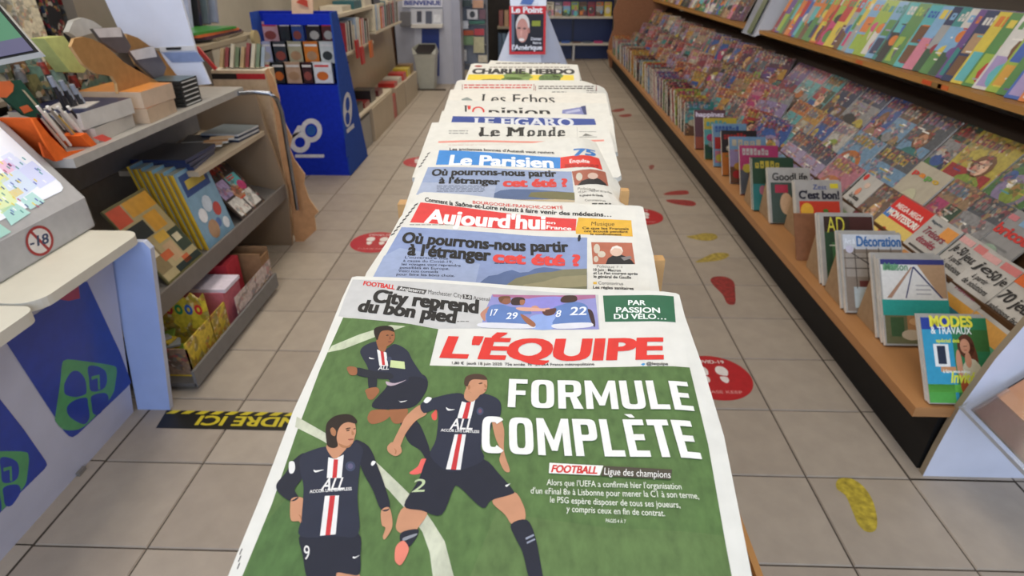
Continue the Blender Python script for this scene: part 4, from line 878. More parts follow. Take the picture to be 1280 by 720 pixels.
fr=[(926,243,'hot pink','white','pink and grey weekly showing a red-haired figure in the front row',.012),(913,229,'sky blue','cream','sky blue magazine with a cream title in the front row',.012),
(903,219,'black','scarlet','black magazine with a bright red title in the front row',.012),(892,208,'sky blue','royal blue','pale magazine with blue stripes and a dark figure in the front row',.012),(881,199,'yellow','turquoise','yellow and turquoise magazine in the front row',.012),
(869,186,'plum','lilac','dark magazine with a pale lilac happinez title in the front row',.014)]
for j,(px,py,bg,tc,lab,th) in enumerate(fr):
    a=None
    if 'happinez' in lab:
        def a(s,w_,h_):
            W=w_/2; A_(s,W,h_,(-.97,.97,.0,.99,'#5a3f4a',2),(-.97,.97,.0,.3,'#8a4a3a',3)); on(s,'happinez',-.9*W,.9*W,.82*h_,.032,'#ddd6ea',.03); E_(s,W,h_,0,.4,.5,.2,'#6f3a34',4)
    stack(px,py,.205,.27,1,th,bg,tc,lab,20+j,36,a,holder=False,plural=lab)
y=4.35; cs=[q for q in combos(77) if q[1] in ('scarlet','white','hot pink','crimson','yellow','sky blue','turquoise')]; i=0
while y<YF-.25:
    bg,tc=cs[i]; i+=1
    if ('f',bg,tc) in LABS: continue
    LABS[('f',bg,tc)]=1
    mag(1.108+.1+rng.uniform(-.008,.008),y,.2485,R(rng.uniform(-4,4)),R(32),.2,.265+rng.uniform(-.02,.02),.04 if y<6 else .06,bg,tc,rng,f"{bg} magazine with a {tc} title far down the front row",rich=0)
    y+=.105 if y<6 else .2
o=MB().box(1.13,1.27,6.55,6.72,.2465,.33,'#3a3f4a').build('display_box','card',bevel=.003); tag(o,'small dark grey box at the far end of the front row','box')
# ---- upper shelf ----
PAL={k:dull(v,.08) for k,v in PAL0.items()}
y=yline(1300,SX+.06,SZ); cs=combos(5); i=0
KIDS=['royal blue','sky blue','yellow','scarlet','lime green','white','turquoise','orange','leaf green','teal','violet','navy blue']
while y<YF-.15:
    px=640+F*(V((SX+.05,y,SZ-H)).dot(rt)/V((SX+.05,y,SZ-H)).dot(fw))
    if 918<px<968: y+=.05; continue
    near=px>968
    bg,tc=cs[i]; i+=1
    if near and (bg not in KIDS or tc not in KIDS): continue
    if not near and bg not in ('cream','silver grey','tan','brown','slate grey','white','black','lilac','leaf green','amber'): continue
    if ('u',bg,tc) in LABS: continue
    LABS[('u',bg,tc)]=1
    mag(SX+.06+rng.uniform(0,.02),y,SZ+.0035,R(-74+rng.uniform(-3,3)),R(27),.19,.29 if near else .25,.010,bg,tc,rng,(f"{bg} children's magazine with a {tc} title standing on the upper shelf" if near else f"{bg} magazine with a {tc} title on the far stretch of the upper shelf"),rich=1,material='gloss' if near else 'mottled')
    y+=.062 if near else .125
# white angled sign holder on the upper shelf
yb=yline(944,SX,SZ)
t=thing('sign_holder','white angled card holder jutting from the upper shelf edge','sign',(SX,yb,SZ))
put(MB().prism([(SX-.03,yb-.10,SZ-.045),(SX-.03,yb-.095,SZ-.045),(SX+.16,yb+.05,SZ+.36),(SX+.16,yb+.045,SZ+.36)],(.0,.30,0),'#c9d0e0').build('tray','laminate'),t)
put(MB().prism([(SX-.033,yb-.10,SZ-.045),(SX+.157,yb+.045,SZ+.36),(SX+.24,yb+.03,SZ+.36),(SX+.17,yb-.10,SZ+.04)],(0,-.004,0),'#cdd2de').build('side_flap','laminate'),t)
put(MB().prism([(SX-.037,yb-.04,SZ-.03),(SX+.152,yb+.10,SZ+.36),(SX+.152,yb+.19,SZ+.36),(SX-.037,yb+.06,SZ-.03)],(-.002,0,0),'#5d6a45').build('picture_card','gloss'),t)
# ---- acrylic pocket at the end panel ----
t=thing('brochure_pocket','clear acrylic pocket fixed to the white end panel, holding a brochure','pocket',(1.3,1.2,.2))
a=V((1.235,1.332,.43)); 
Q=[aty(1236,480,1.325),aty(1300,395,1.325)]
px0=aty(1213,512,1.27); 
ux=V((math.cos(R(-6)),-.35,.0)).normalized()
Pb=aty(1213,512,1.305); X_=V((0,-1,0)); Up=V((math.sin(R(42)),0,math.cos(R(42)))); D=-Up; P0=Pb+Up*.22
def pk(u,v,n=0): return P0+X_*u+D*v
nn=X_.cross(D).normalized(); nn=nn if nn.dot(C0-P0)>0 else -nn; NB=nn
put(MB().prism([pk(0,0),pk(.25,0),pk(.25,.22),pk(0,.22)],NB*-.006,'#2a2224').build('brochure','gloss'),t)
s=Sheet(pk(0,0)+nn*.0008,X_,D)
s.polyuv([(.005,.005),(.245,.005),(.245,.15),(.005,.15)],'#c08a66',1,'brochure_print'); s.polyuv([(.005,.15),(.245,.15),(.245,.215),(.005,.215)],'#5a3230',1,'brochure_print')
r=random.Random(2)
for i in range(14):
    u=r.uniform(.02,.22); v=r.uniform(.02,.14); s.polyuv(ell(u,v,.008,.018,8),r.choice(['#2b4a8a','#26242a','#e0d8cc','#8a4a34']),2+i*.1,'brochure_print')
s.finish(t,{'brochure_print':'gloss'})
nn=X_.cross(D).normalized(); nn=nn if nn.dot(C0-P0)>0 else -nn
put(MB().prism([pk(-.01,.12)+nn*.016,pk(.26,.12)+nn*.016,pk(.26,.23)+nn*.016,pk(-.01,.23)+nn*.016],nn*.003,'#b0b6bd').build('acrylic_front','clear'),t)
put(MB().prism([pk(-.01,.23)-nn*.004,pk(.26,.23)-nn*.004,pk(.26,.238)-nn*.004,pk(-.01,.238)-nn*.004],nn*.023,'#7d7f84').build('bottom_lip','grey_metal'),t)
# =================== BACK OF THE SHOP ===================
# white tapered display with a weekly
t=thing('display_column','tall white tapering cardboard display standing behind the newspapers','display',(0,3.5,0))
Yc=3.3
def cp(px,py,dy=0): return aty(px,py,Yc+dy)
zt,zb=1.16,0.0
def lerp_z(p,q,z): return p+(q-p)*((z-p.z)/(q.z-p.z))
L1,L2=cp(638.7,32),cp(622.5,75); M1,M2=cp(672,16),cp(676,72); R1,R2=cp(684,16),cp(709,80)
fl_=[lerp_z(L1,L2,zb),lerp_z(M1,M2,zb),lerp_z(M1,M2,zt),lerp_z(L1,L2,zt)]
rr=[lerp_z(R1,R2,zb)+V((0,.28,0)),lerp_z(R1,R2,zt)+V((0,.03,0))]
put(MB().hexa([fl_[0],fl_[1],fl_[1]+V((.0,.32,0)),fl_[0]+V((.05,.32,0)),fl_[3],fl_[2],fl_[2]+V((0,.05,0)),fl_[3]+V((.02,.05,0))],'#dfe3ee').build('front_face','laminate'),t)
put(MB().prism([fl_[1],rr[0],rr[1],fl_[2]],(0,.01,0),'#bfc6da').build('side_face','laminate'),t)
bl=aty(637,68,Yc-.03); br=aty(682,68,Yc-.03); tl=aty(636.5,7.5,Yc-.005); w_=(br-bl).length; ux=(br-bl).normalized(); vy=(bl-tl).normalized(); hh=(tl-bl).length
m_=thing('magazine','weekly with red border, Le Point title and a white-haired face, on the white column','magazine',tuple(bl))
n_=ux.cross(vy); n_=n_ if n_.dot(C0-bl)>0 else -n_
put(MB().prism([bl,br,br-vy*hh,bl-vy*hh],-n_*.008,'#c7c4bc').build('page_block','pages'),m_)
s=Sheet(tl+n_*.0006,ux,vy); W=w_; 
def B(a,b,c,d,cc,l=1): s.polyuv([(a*W,c*hh),(b*W,c*hh),(b*W,d*hh),(a*W,d*hh)],cc,l,'cover')
B(0,1,0,1,'#c93038'); B(.06,.94,.16,.94,'#23242f',2); B(.06,.14,.16,.94,'#5f6a80',3)
s.polyuv(ell(.37*W,.40*hh,.19*W,.24*hh,18),'#d9d6d6',4,'cover'); s.polyuv(ell(.36*W,.50*hh,.165*W,.25*hh,18),'#c9938a',5,'cover'); s.polyuv(ell(.27*W,.45*hh,.05*W,.02*hh,8),'#5a4448',6,'cover'); s.polyuv(ell(.42*W,.46*hh,.05*W,.02*hh,8),'#5a4448',6,'cover'); s.polyuv(ell(.33*W,.56*hh,.03*W,.07*hh,8),'#dba79c',6,'cover'); s.polyuv(ell(.34*W,.69*hh,.08*W,.035*hh,8),'#eae4e4',6,'cover'); s.polyuv(ell(.53*W,.5*hh,.04*W,.06*hh,8),'#b97f76',6,'cover')
B(.62,.85,.30,.41,'#8f9a3a',4)
s.textuv('Le Point',(.07*W,.135*hh),(.90*W,.135*hh),(.07*W,.02*hh),'#eceef4',8,.05,'lettering')
s.textuv("l'Amérique",(.08*W,.90*hh),(.90*W,.90*hh),(.08*W,.80*hh),'#e6e9f4',8,.04,'lettering'); s.textuv('Dettes',(.6*W,.70*hh),(.88*W,.70*hh),(.6*W,.64*hh),'#dfe2ee',8,.02,'lettering'); s.textuv('faire',(.65*W,.78*hh),(.88*W,.78*hh),(.65*W,.73*hh),'#dfe2ee',8,.02,'lettering')
s.finish(m_)
o=MB().prism([aty(638,9,Yc+.0),aty(683,9,Yc+.0),aty(683,-12,Yc+.02),aty(636,-14,Yc+.02)],(0,.012,0),'#d3dbea').build('top_card','laminate'); put(o,t)
o=MB().prism([aty(650,5,Yc-.01),aty(664,6,Yc-.01),aty(668,0,Yc-.01),aty(654,-3,Yc-.01)],(0,.004,0),'#3f67b0').build('top_emblem','gloss'); put(o,t)
# generic book / box makers
def slab(name,x0,x1,y0,y1,z0,z1,c,lab,cat,group=None,m='gloss',pages=False,parent=None):
    mb=MB().box(x0,x1,y0,y1,z0,z1,c)
    o=mb.build(name,m)
    if pages:
        for i in pages: pass
    if lab: tag(o,lab,cat,group)
    return o
# back wall unit
t=thing('wall_shelf','blue-backed shelf unit against the back wall, right of the white column','shelf',(.6,10.2,0))
YB=10.0
put(MB().box(.02,1.25,YB+.2,YB+.25,0,1.6,'#1c2f63').build('back_board','laminate'),t)
for z in (.22,.60): put(MB().box(.05,1.22,YB,YB+.2,z,z+.028,'#d2ccc0').build('shelf_board','laminate'),t)
put(MB().box(.05,1.22,YB+.02,YB+.2,.93,.95,'#d2ccc0').build('shelf_board','laminate'),t)
for x in (.64,): put(MB().box(x,x+.03,YB+.01,YB+.2,0,.22,'#c6c6c8').build('divider','laminate'),t)
put(MB().box(.62,.66,YB+.196,YB+.2,.25,.6,'#101c3e').build('panel_joint','laminate'),t)
rb=random.Random(21); cs=combos(9)
nm={.628:'middle',.95:'top'}
for zi,(z,n) in enumerate(((.628,9),(.95,9))):
    for i in range(n):
        bg,tc=cs[i+zi*20]; x=.10+i*.125
        mag(x+.05,YB+.06,z+.0005,0,R(12),.108,.20,.02,bg,tc,rb,f"small {bg} book with {tc} title, {nm[z]} shelf of the back wall",rich=0,material='gloss')
for i in range(6): slab('magazine_pile',.12+i*.17,.25+i*.17,YB+.03,YB+.17,.2485,.262+.006*(i%3),PAL[PN[(i*5+3)%25]],f"low {PN[(i*5+3)%25]} magazine pile in the {'left' if i<3 else 'right'} half of the back wall unit",'magazines')
# pale column, drinks machine-like cabinet with sign, bin
t=thing('ticket_cabinet','grey-white cabinet with a blue BIENVENUE sign and a shelf, behind the bin','cabinet',(-1.3,7.9,0))
YK=7.85
def kq(name,x0,x1,y0,y1,c,dy=0,th=.03,m='laminate'):   # upright board from a picture rectangle
    a=aty(x0,y0,YK+dy); b=aty(x1,y0,YK+dy); d=aty(x1,y1,YK+dy); e=aty(x0,y1,YK+dy)
    return put(MB().prism([a,b,d,e],(0,th,0),c).build(name,m,bevel=.002),t)
zf=aty(500,108,YK).z
put(MB().box(-1.66,-.94,YK,YK+.35,0,1.30,'#b9bccb').build('cabinet_body','laminate',bevel=.004),t)
put(MB().box(-.96,-.86,YK-.02,YK+.3,0,1.30,'#a9adc0').build('side_post','laminate',bevel=.004),t)
kq('sign_board',503,553,-4,9,'#dfe2ef',-.03,.02)
s=Sheet(aty(503,-4,YK-.0315),(1,0,0),(0,0,-1)); s.text('BIENVENUE',(505.5,6.2),(551,6.2),(505.5,.8),'#3a4a9a',2,.05,'sign_lettering'); s.finish(t)
kq('equipment_panel',513,553,11,30,'#c9ccd6',-.05,.04); kq('slot_panel',521,527,14,28,'#4a4c58',-.055,.004); kq('button_panel',532,540,14,30,'#5a5f70',-.055,.004); kq('screen_label',542,551,18,28,'#e3e6ee',-.056,.004,'gloss')
kq('cabinet_shelf',514,553,30.5,35,'#d9d6d0',-.12,.12); kq('speaker_box',500,513,15,33,'#77777d',-.1,.1,'plastic')
kq('blue_door',527,549,36,95,'#233a86',-.012,.01); kq('white_door',518,527,36,70,'#cfd3e2',-.011,.01)
t=thing('bin','pale grey plastic bin with an angular open top in front of the cabinet','bin',(-1.24,7.5,0))
Yb_=7.45
mb=MB(); x0,x1=-1.375,-1.135
P_=lambda z,e,y0,y1:[(x0-e,y0,z),(x1+e,y0,z),(x1+e,y1,z),(x0-e,y1,z)]
def frust(mb,a,b,c,inner=False): mb.add(a+b,[(0,1,5,4),(1,2,6,5),(2,3,7,6),(3,0,4,7)],c)
a=P_(0,-.03,Yb_+.02,Yb_+.24); b=P_(.36,0,Yb_,Yb_+.26); c_=P_(.40,.012,Yb_-.012,Yb_+.272)
frust(mb,a,b,'#b4b5ab'); mb.add(a,[(3,2,1,0)],'#b4b5ab'); frust(mb,b,c_,'#c1c2b8'); put(mb.build('bin_body','plastic'),t)
mb=MB(); tp=[(x0-.02,Yb_+.0,.47),(x1+.02,Yb_+.0,.47),(x1-.02,Yb_+.26,.49),(x0+.02,Yb_+.26,.49)]
mid=[(x0+.03,Yb_-.014,.405),(x1-.03,Yb_-.014,.405)]
mb.add([c_[0],c_[1],c_[2],c_[3],*tp],[(3,2,6,7),(0,3,7,4),(2,1,5,6)],'#b9baae'); mb.add([c_[0],c_[1],(x1-.04,Yb_-.012,.405),(x0+.04,Yb_-.012,.405),(x0-.02,Yb_,.47),(x1+.02,Yb_,.47)],[(0,3,4),(2,1,5)],'#c1c2b8')
mb.add([(x0-.005,Yb_+.01,.405),(x1+.005,Yb_+.01,.405),(x1-.02,Yb_+.25,.48),(x0+.02,Yb_+.25,.48)],[(0,1,2,3)],'#2a2522'); put(mb.build('bin_top','plastic'),t)
o=MB().box(-1.72,-1.02,7.40,7.44,0,.012,'#3a3430').build('floor_mat','card'); tag(o,'thin dark strip on the floor before the bin','mat')
# brown door frame and dark opening
t=thing('door_frame','brown wooden door post in front of a dark opening, left of the cabinet','door frame',(-1.9,8.0,0))
put(MB().box(-1.80,-1.68,7.82,8.15,0,1.75,'#5f4030').build('post','wood',bevel=.004),t)
put(MB().box(-2.7,-1.81,8.1,8.13,0,1.75,'#17130f').build('dark_opening_sheet','black_board'),t)  # near-black sheet standing in for the darkness of the opening
# spinner of cards
t=thing('card_rack','wire rack of cards and small picture packs left of the white column','rack',(-.75,8.3,0))
YR=8.2
for px in (566,608): 
    a=aty(px,96,YR); put(MB().cyl((a.x,YR+.1,0),(a.x,YR+.1,1.35),.012,'#7a7c82',8).build('upright','grey_metal'),t)
for z in (.18,.42,.66,.90,1.14): put(MB().box(aty(566,96,YR).x,aty(608,96,YR).x,YR+.0,YR+.1,z-.006,z,'#8b8d93').build('wire_tray','grey_metal'),t)
put(MB().box(aty(564,96,YR).x,aty(610,96,YR).x,YR+.11,YR+.13,.1,1.38,'#8f98a8').build('back_mesh','grey_metal'),t)
cards=[(566,0,574,9,'#a3924f'),(577,0,589,8,'#2f3f38'),(591,0,604,10,'#c99a7a'),(565,12,577,24,'#d4d6da'),(584,12,597,24,'#cfd2da'),(599,12,607,24,'#6d4a55'),(564,24,575,31,'#2f7a5a'),(576,26,585,36,'#dfe6f4'),(587,26,606,30,'#38705f'),(571,38,592,44,'#b8552f'),(593,36,605,44,'#c0404a'),(577,45,592,56,'#7a9a70'),(592,46,605,66,'#c8c4a0'),(572,62,583,76,'#d5d8dc'),(598,69,609,78,'#d8d2c0')]
cn=['olive','dark','peach','white with black oval','pale with black oval','plum','green','bright white','dark green','rust','red','sage green','long cream','white square','cream']
for (a,b,c,d,cc),nn_ in zip(cards,cn):
    P1=aty(a,d,YR-.01); P2=aty(c,b,YR-.01); m2=MB().box(P1.x,P2.x,YR-.012,YR-.002,P1.z,P2.z,cc)
    if 'oval' in nn_: m2.add([((P1.x+P2.x)/2+.035*math.cos(q),YR-.0126,(P1.z+P2.z)/2+.04*math.sin(q)) for q in [i*.628 for i in range(10)]],[tuple(range(10))],'#33363a')
    tag(m2.build('card_pack','gloss'),f"{nn_} card pack hanging on the wire card rack",'card')
# dark shelving behind the rack towards the column
t=thing('dark_bookcase','dark bookcase with blue-grey books between the card rack and the white column','bookcase',(-.3,9.6,0))
put(MB().box(-.86,-.02,9.7,9.95,0,1.7,'#2b2724').build('carcass','black_board'),t)
put(MB().box(-.50,-.05,9.45,9.7,.50,.53,'#9b8f7c').build('shelf_board','wood'),t)
put(MB().box(-.50,-.05,9.62,9.7,0,.50,'#2b2724').build('base_panel','black_board'),t)
for i in range(7):
    c=['#4a5f7a','#5f7890','#37475f','#6a7f96','#3d5068','#8a8f98','#2f3d52'][i]; nm_=['steel blue','pale steel blue','dark blue','grey-blue','ink blue','pale grey','midnight blue'][i]
    o=slab('book',-.49+i*.06,-.44+i*.06,9.47,9.61,.001,.44,c,f"{nm_} upright folder under the board beside the white column",'folder')
for i in range(5):
    c=['#8a4a3a','#b0895f','#6b3d33','#9a9086','#7a3f4a'][i]; nm_=['rust','tan','dark brown','stone','wine'][i]
    slab('book',-.48+i*.08,-.42+i*.08,9.5,9.62,.5305,.74,c,f"{nm_} book standing on the dark bookcase beside the white column",'book')
# =================== LEFT BOOKSHELF (beyond the blue display) ===================
t=thing('bookcase','beige sloping bookcase along the left wall beyond the blue display','bookcase',(-1.6,6,0))
LY0,LY1=4.75,7.3
put(MB().prism([(-1.62,LY0,.0),(-1.56,LY0,.0),(-1.60,LY0,1.10),(-1.66,LY0,1.10)],(0,LY1-LY0,0),'#a8977e').build('back_panel','laminate'),t)
put(MB().box(-1.62,-1.40,LY0,LY1,.985,1.01,'#c9bda6').build('top_shelf','laminate'),t)
for y0,y1,z in ((4.75,5.6,.74),(5.7,6.9,.80)): put(MB().box(-1.60,-1.38,y0,y1,z-.018,z,'#cbbfa8').build('shelf_board','laminate'),t)
rb=random.Random(5)
BN=[('red','#9c2f2f'),('white','#d9d5cc'),('dark red','#6b2226'),('cream','#cfc5ac'),('teal','#2c5f66'),('grey','#8a8a88'),('orange','#cf6a2c'),('dark green','#28423a'),('pale blue','#9fb0c4'),('brown','#5f4030'),('black','#232226'),('pink','#c07f8a')]
for k,(y0,y1,z,nm_) in enumerate(((4.80,5.55,.74,'nearer'),(5.75,6.85,.80,'farther'))):
    n=10 if k==0 else 12
    for i in range(n):
        y=y0+(y1-y0)*i/n; a,c=BN[(i*5+k*3)%12]; o=MB().box(-.09,.09,0,.03,0,.19+rb.uniform(-.02,.03),c); 
        for q in (3,): o.c[q]=lin('#cfc9ba')
        o=o.build('book','gloss'); o.location=(-1.48,y,z+.004); o.rotation_euler=(R(-8),0,R(rb.uniform(-3,3))); tag(o,f"{a} book standing on the {nm_} board of the beige bookcase",'book')
for i in range(7):
    a,c=BN[(i*3+1)%12]; y=4.9+i*.34
    slab('book_pile',-1.59,-1.42,y,y+.24,1.0105,1.05+.02*(i%3),c if i%2 else '#cfc6b2',f"flat {a if i%2 else 'cream'} book pile on top of the beige bookcase, "+['nearest the camera','second','third','middle','fifth','next to last','farthest'][i],'books')
for i,(px,py) in enumerate(((452,70),(446,62),(463,62))):
    p=atx(px,py,-1.36); o=MB().prism([(0,-.04,-.06),(0,.05,-.06),(0,.045,.07),(0,-.045,.07)],(.012,0,0),['#c03028','#b02a24','#d06a28'][i]).build('hanging_tag','gloss'); o.location=p; tag(o,['red hanging tag under the bookcase shelf','dark red tag hanging left of its twin on the bookcase','orange tag with green top on the bookcase shelf edge'][i],'tag')
t=thing('low_display_boxes','row of low beige display cases at the foot of the bookcase','display',(-1.33,5.8,0))
for i,(y0,y1,z,c) in enumerate(((4.72,5.02,.24,'#8f8c88'),(5.06,5.85,.27,'#b3a38c'),(6.05,6.45,.26,'#b3a38c'),(6.5,7.2,.25,'#b9ab96'))):
    put(MB().box(-1.555,-1.315 if i else -1.33,y0,y1,0,z,c).build('case','laminate',bevel=.003),t)
put(MB().box(-1.56,-1.325,4.7,5.9,.271,.285,'#cbbfa8').build('counter_board','laminate'),t)
slab('poster_roll',-1.34,-1.325,5.88,6.03,.0,.22,'#b0302c','narrow red poster standing between the low beige cases','poster')
pil=[(4.78,.07,'black','#1d1b1c'),(5.0,.04,'dark red','#7a2224'),(5.22,.10,'black and silver','#2a2829'),(5.5,.05,'wine','#5a1f26')]
for y,h_,a,c in pil: slab('book_pile',-1.52,-1.36,y,y+.17,.2855,.2855+h_,c,f"{a} book pile on the low case just beyond the blue display",'books')
for i,(y,c,a) in enumerate(((6.08,'#b8352f','red and white'),(6.3,'#c9c2b2','cream'),(6.55,'#c23a33','bright red'),(6.8,'#cdb83f','yellow'),(7.0,'#8a6a3a','brown'))):
    slab('book_pile',-1.5,-1.34,y,y+.16,.2605 if i<2 else .2505,.30+.01*i,c,f"{a} book pile on the farther low beige case",'books')
# =================== BLUE "60" DISPLAY ===================
YD=4.12
t=thing('cardboard_display','bright blue floor display with white 60 ring emblem and three rows of books','display',(-1.5,4.3,0))
BL='#1730b4'
x0,x1=-1.79,-1.288
put(MB().box(x0,x1,YD,YD+.02,0,.615,BL).build('front_panel','card'),t)
put(MB().prism([(x1,YD,0),(x1,YD+.5,0),(x1-.0,YD+.16,1.06),(x1,YD+.03,1.06),(x1,YD,.63)],(.012,0,0),'#2a4a9c').build('side_panel','card'),t)
put(MB().prism([(x0,YD,0),(x0,YD+.5,0),(x0,YD+.16,1.06),(x0,YD+.03,1.06),(x0,YD,.63)],(-.012,0,0),'#2a4a9c').build('side_panel','card'),t)
put(MB().prism([(x0,YD+.48,0),(x0,YD+.5,0),(x0,YD+.17,1.06),(x0,YD+.15,1.06)],(x1-x0,0,0),BL).build('back_panel','card'),t)
ht=[aty(330,18,YD+.03),aty(425,16,YD+.03)]
put(MB().box(x0+.07,x1,YD+.03,YD+.05,.985,1.05,BL).build('header_board','card'),t)
put(MB().box(x0,x1,YD+.02,YD+.35,.60,.615,BL).build('tray','card'),t)
put(MB().box(x0,x1,YD+.085,YD+.33,.715,.725,'#20303f').build('tray','card'),t); put(MB().box(x0,x1,YD+.14,YD+.28,.83,.84,'#20303f').build('tray','card'),t)
s=Sheet((x0,YD-.001,.63),(1,0,0),(0,0,-1))
W_='#d9dbe6'
def ring(cx,cy,rx,ry,rin,c,l): s.poly(ell(cx,cy,rx,ry,26),c,l,'emblem'); s.poly(ell(cx,cy,rx*rin,ry*rin,22),BL,l+1,'emblem')
ring(375,178,13,13,.5,W_,2); s.poly([(362,176),(372,157),(381,157),(372,168)],W_,2,'emblem'); ring(389,163,13.5,15,.58,W_,4); s.poly(ell(389,163,6,6.5,16),'#2f5fae',6,'emblem'); s.poly([(369,193),(405,193),(405,197),(369,197)],W_,2,'emblem'); s.finish(t,{'emblem':'card'})
s=Sheet((x1+.0125,YD,.63),(0,1,0),(0,0,-1))
s.poly([(431,172),(440,183),(443,190),(433,197)],'#2a4a9c',1,'side_emblem')
s.poly(ell(434.5,137,5.5,22,22),'#c6c8d0',2,'side_emblem'); s.poly(ell(434.5,130,2.6,9,16),'#2a4a9c',3,'side_emblem'); s.poly(ell(434.5,148,2.8,8,16),'#2a4a9c',3,'side_emblem'); s.poly([(433,162),(442,154),(443,159),(434,167)],'#c6c8d0',2,'side_emblem'); s.finish(t,{'side_emblem':'card'})
rows=[(104,79,YD+.035,[(318,340,'#c9c0b0','cream with red marks'),(341,356,'#262a2c','black portrait'),(357,377,'#b79a86','tan figure'),(378,391,'#3b2226','dark maroon'),(392,414,'#d3d8e2','white with red title')]),
      (79,53,YD+.10,[(320,341,'#aab0cf','pale lilac'),(342,359,'#39404a','dark grey'),(360,379,'#a8a690','stone'),(380,399,'#cf7a2f','orange'),(400,418,'#c6cdd0','pale blue-grey')]),
      (53,28,YD+.16,[(327,348,'#c9a0a8','pink and white'),(350,363,'#33343c','charcoal'),(364,378,'#34508f','blue'),(384,401,'#241c20','black'),(402,418,'#5a2427','dark red')])]
for r_i,(pb,pt,Y_,bs) in enumerate(rows):
    for a,b,c,nm_ in bs:
        p=aty(a,pb,Y_); q=aty(b,pt-1,Y_); mb=MB().box(p.x,q.x-.003,Y_,Y_+.03,p.z,q.z,c)
        w_,h_=q.x-.003-p.x,q.z-p.z; cx=(p.x+q.x)/2
        rr_=random.Random(a); l=Y_-.0006
        mb.add([(cx-w_*.35,l,p.z+h_*.78),(cx+w_*.35,l,p.z+h_*.78),(cx+w_*.35,l,p.z+h_*.88),(cx-w_*.35,l,p.z+h_*.88)],[(0,1,2,3)],'#cf3a3a' if 'red' in nm_ or 'pink' in nm_ else '#d9d9dc')
        mb.add([(cx+w_*.3*math.cos(i*.7),l,p.z+h_*.35+h_*.22*math.sin(i*.7)) for i in range(9)],[tuple(range(9))],rr_.choice(['#8f4a44','#a9876a','#2c3338','#b5b3ae','#c96a2c']))
        o=mb.build('book','gloss'); tag(o,f"{nm_} book in the {['lowest','middle','top'][r_i]} row of the blue floor display",'book')
o=MB().prism([aty(365,18,YD+.12),aty(391,18,YD+.12),aty(391,-6,YD+.16),aty(364,-6,YD+.16)],(0,.01,0),'#d8b79a'); 
o.add([aty(370,3,YD+.114),aty(385,9,YD+.114),aty(384,1,YD+.114),aty(377,-3,YD+.114)],[(0,1,2,3)],'#c8452f'); o=o.build('picture_card','gloss'); tag(o,'cream picture card with an orange flourish standing above the blue display','card')
# =================== LEFT MERCHANDISE SHELVES ===================
GY='#8d8b88'
t=thing('shelf_unit','grey metal shelf unit of sweets and albums behind the white counter','shelf',(-1.5,2.2,0))
SY0,SY1=1.64,2.93
put(MB().box(-1.92,-1.30,SY0,SY1-.15,.815,.842,'#a4a19c').build('top_shelf','grey_metal',bevel=.003),t)
put(MB().box(-1.62,-1.60,SY0,SY1-.05,.62,.815,'#77767a').build('upper_back','grey_metal'),t)
put(MB().box(-1.62,-1.30,2.25,SY1-.02,.592,.612,'#b3a48e').build('middle_shelf','laminate',bevel=.002),t)
put(MB().box(-1.66,-1.64,SY0,SY1,.0,.60,'#8a7f73').build('lower_back','grey_metal'),t)
put(MB().prism([(-1.64,SY0,.37),(-1.25,SY0,.29),(-1.25,SY0,.30),(-1.64,SY0,.38)],(0,SY1-SY0-.02,0),'#6d6a68').build('album_shelf','grey_metal'),t)
put(MB().box(-1.258,-1.248,SY0,SY1-.02,.27,.34,'#6f6a66').build('shelf_lip','grey_metal'),t)
put(MB().box(-1.66,-1.16,1.66,2.42,.02,.035,'#5d5a58').build('bottom_tray','grey_metal'),t)
put(MB().box(-1.165,-1.155,1.66,2.42,.02,.085,'#6f6d6c').build('bottom_lip','grey_metal'),t)
put(MB().box(-1.64,-1.2,1.70,2.4,0,.02,'#2a2725').build('foot','black_board'),t)
put(MB().prism([(-1.66,SY1-.02,0),(-1.27,SY1-.02,0),(-1.24,SY1-.02,.30),(-1.29,SY1-.02,.60),(-1.31,SY1-.02,.80),(-1.66,SY1-.02,.83)],(0,.02,0),'#8f7a63').build('side_panel','laminate'),t)
pts=[atx(297,117,-1.30),atx(318,115,-1.29),aty(338,117,2.78),aty(346,124,2.82),aty(352,140,2.85),aty(367,232,2.9),aty(372,262,2.92)]
put(MB().tube([p for p in catmull3(pts)] if 0 else pts,.010,'#8c919c').build('tube_rail','steel'),t)
# wooden cut-out silhouette at the end of the unit
t=thing('cardboard_cutout','brown cardboard cut-out with a jagged outline at the end of the shelf unit','cutout',(-1.25,2.97,0))
out=[(335,85),(342,98),(349,122),(351,140),(358,158),(365,172),(362,186),(368,200),(381,218),(380,230),(386,248),(398,265),(393,270),(395,288),(371,310),(367,290),(364,258),(352,200),(346,160),(340,120),(331,88)]
put(MB().prism([aty(x,y,2.96) for x,y in out],(0,.008,0),'#b88a62','#d0b08a').build('cutout_board','card'),t)
# albums on the sloping shelf (X runs from -1.62 at the back to -1.26 at the lip)
def album(px0,px1,col_,lab,seed,n=1,tc='#d8b33c',art=True,lean=R(50),bx=-1.275,bz=.308,h_=.30,th=.008):
    ya=yline(px0,bx,bz); yb=yline(px1,bx,bz); w_=max(.06,yb-ya)
    mb=MB().box(-w_/2,w_/2,0,th,0,h_,col_)
    r=random.Random(seed)
    if art:
        cover_art(mb,w_,h_,lin(col_) if 0 else col_,tc,r)
    o=mb.build('album','mottled'); place(o,bx,(ya+yb)/2,bz,R(90),lean); tag(o,lab,'album'); return o
def al(y0,y1,col_,lab,seed,tc,h_=.31,x=-1.272,z=.316,lean=50,art=True,th=.008):
    w_=y1-y0; mb=MB().box(-w_/2,w_/2,0,th,0,h_,col_)
    if art: cover_art(mb,w_,h_,col_,tc,random.Random(seed))
    o=mb.build('album','mottled'); place(o,x,(y0+y1)/2,z,R(90),R(lean)); tag(o,lab,'album'); return o
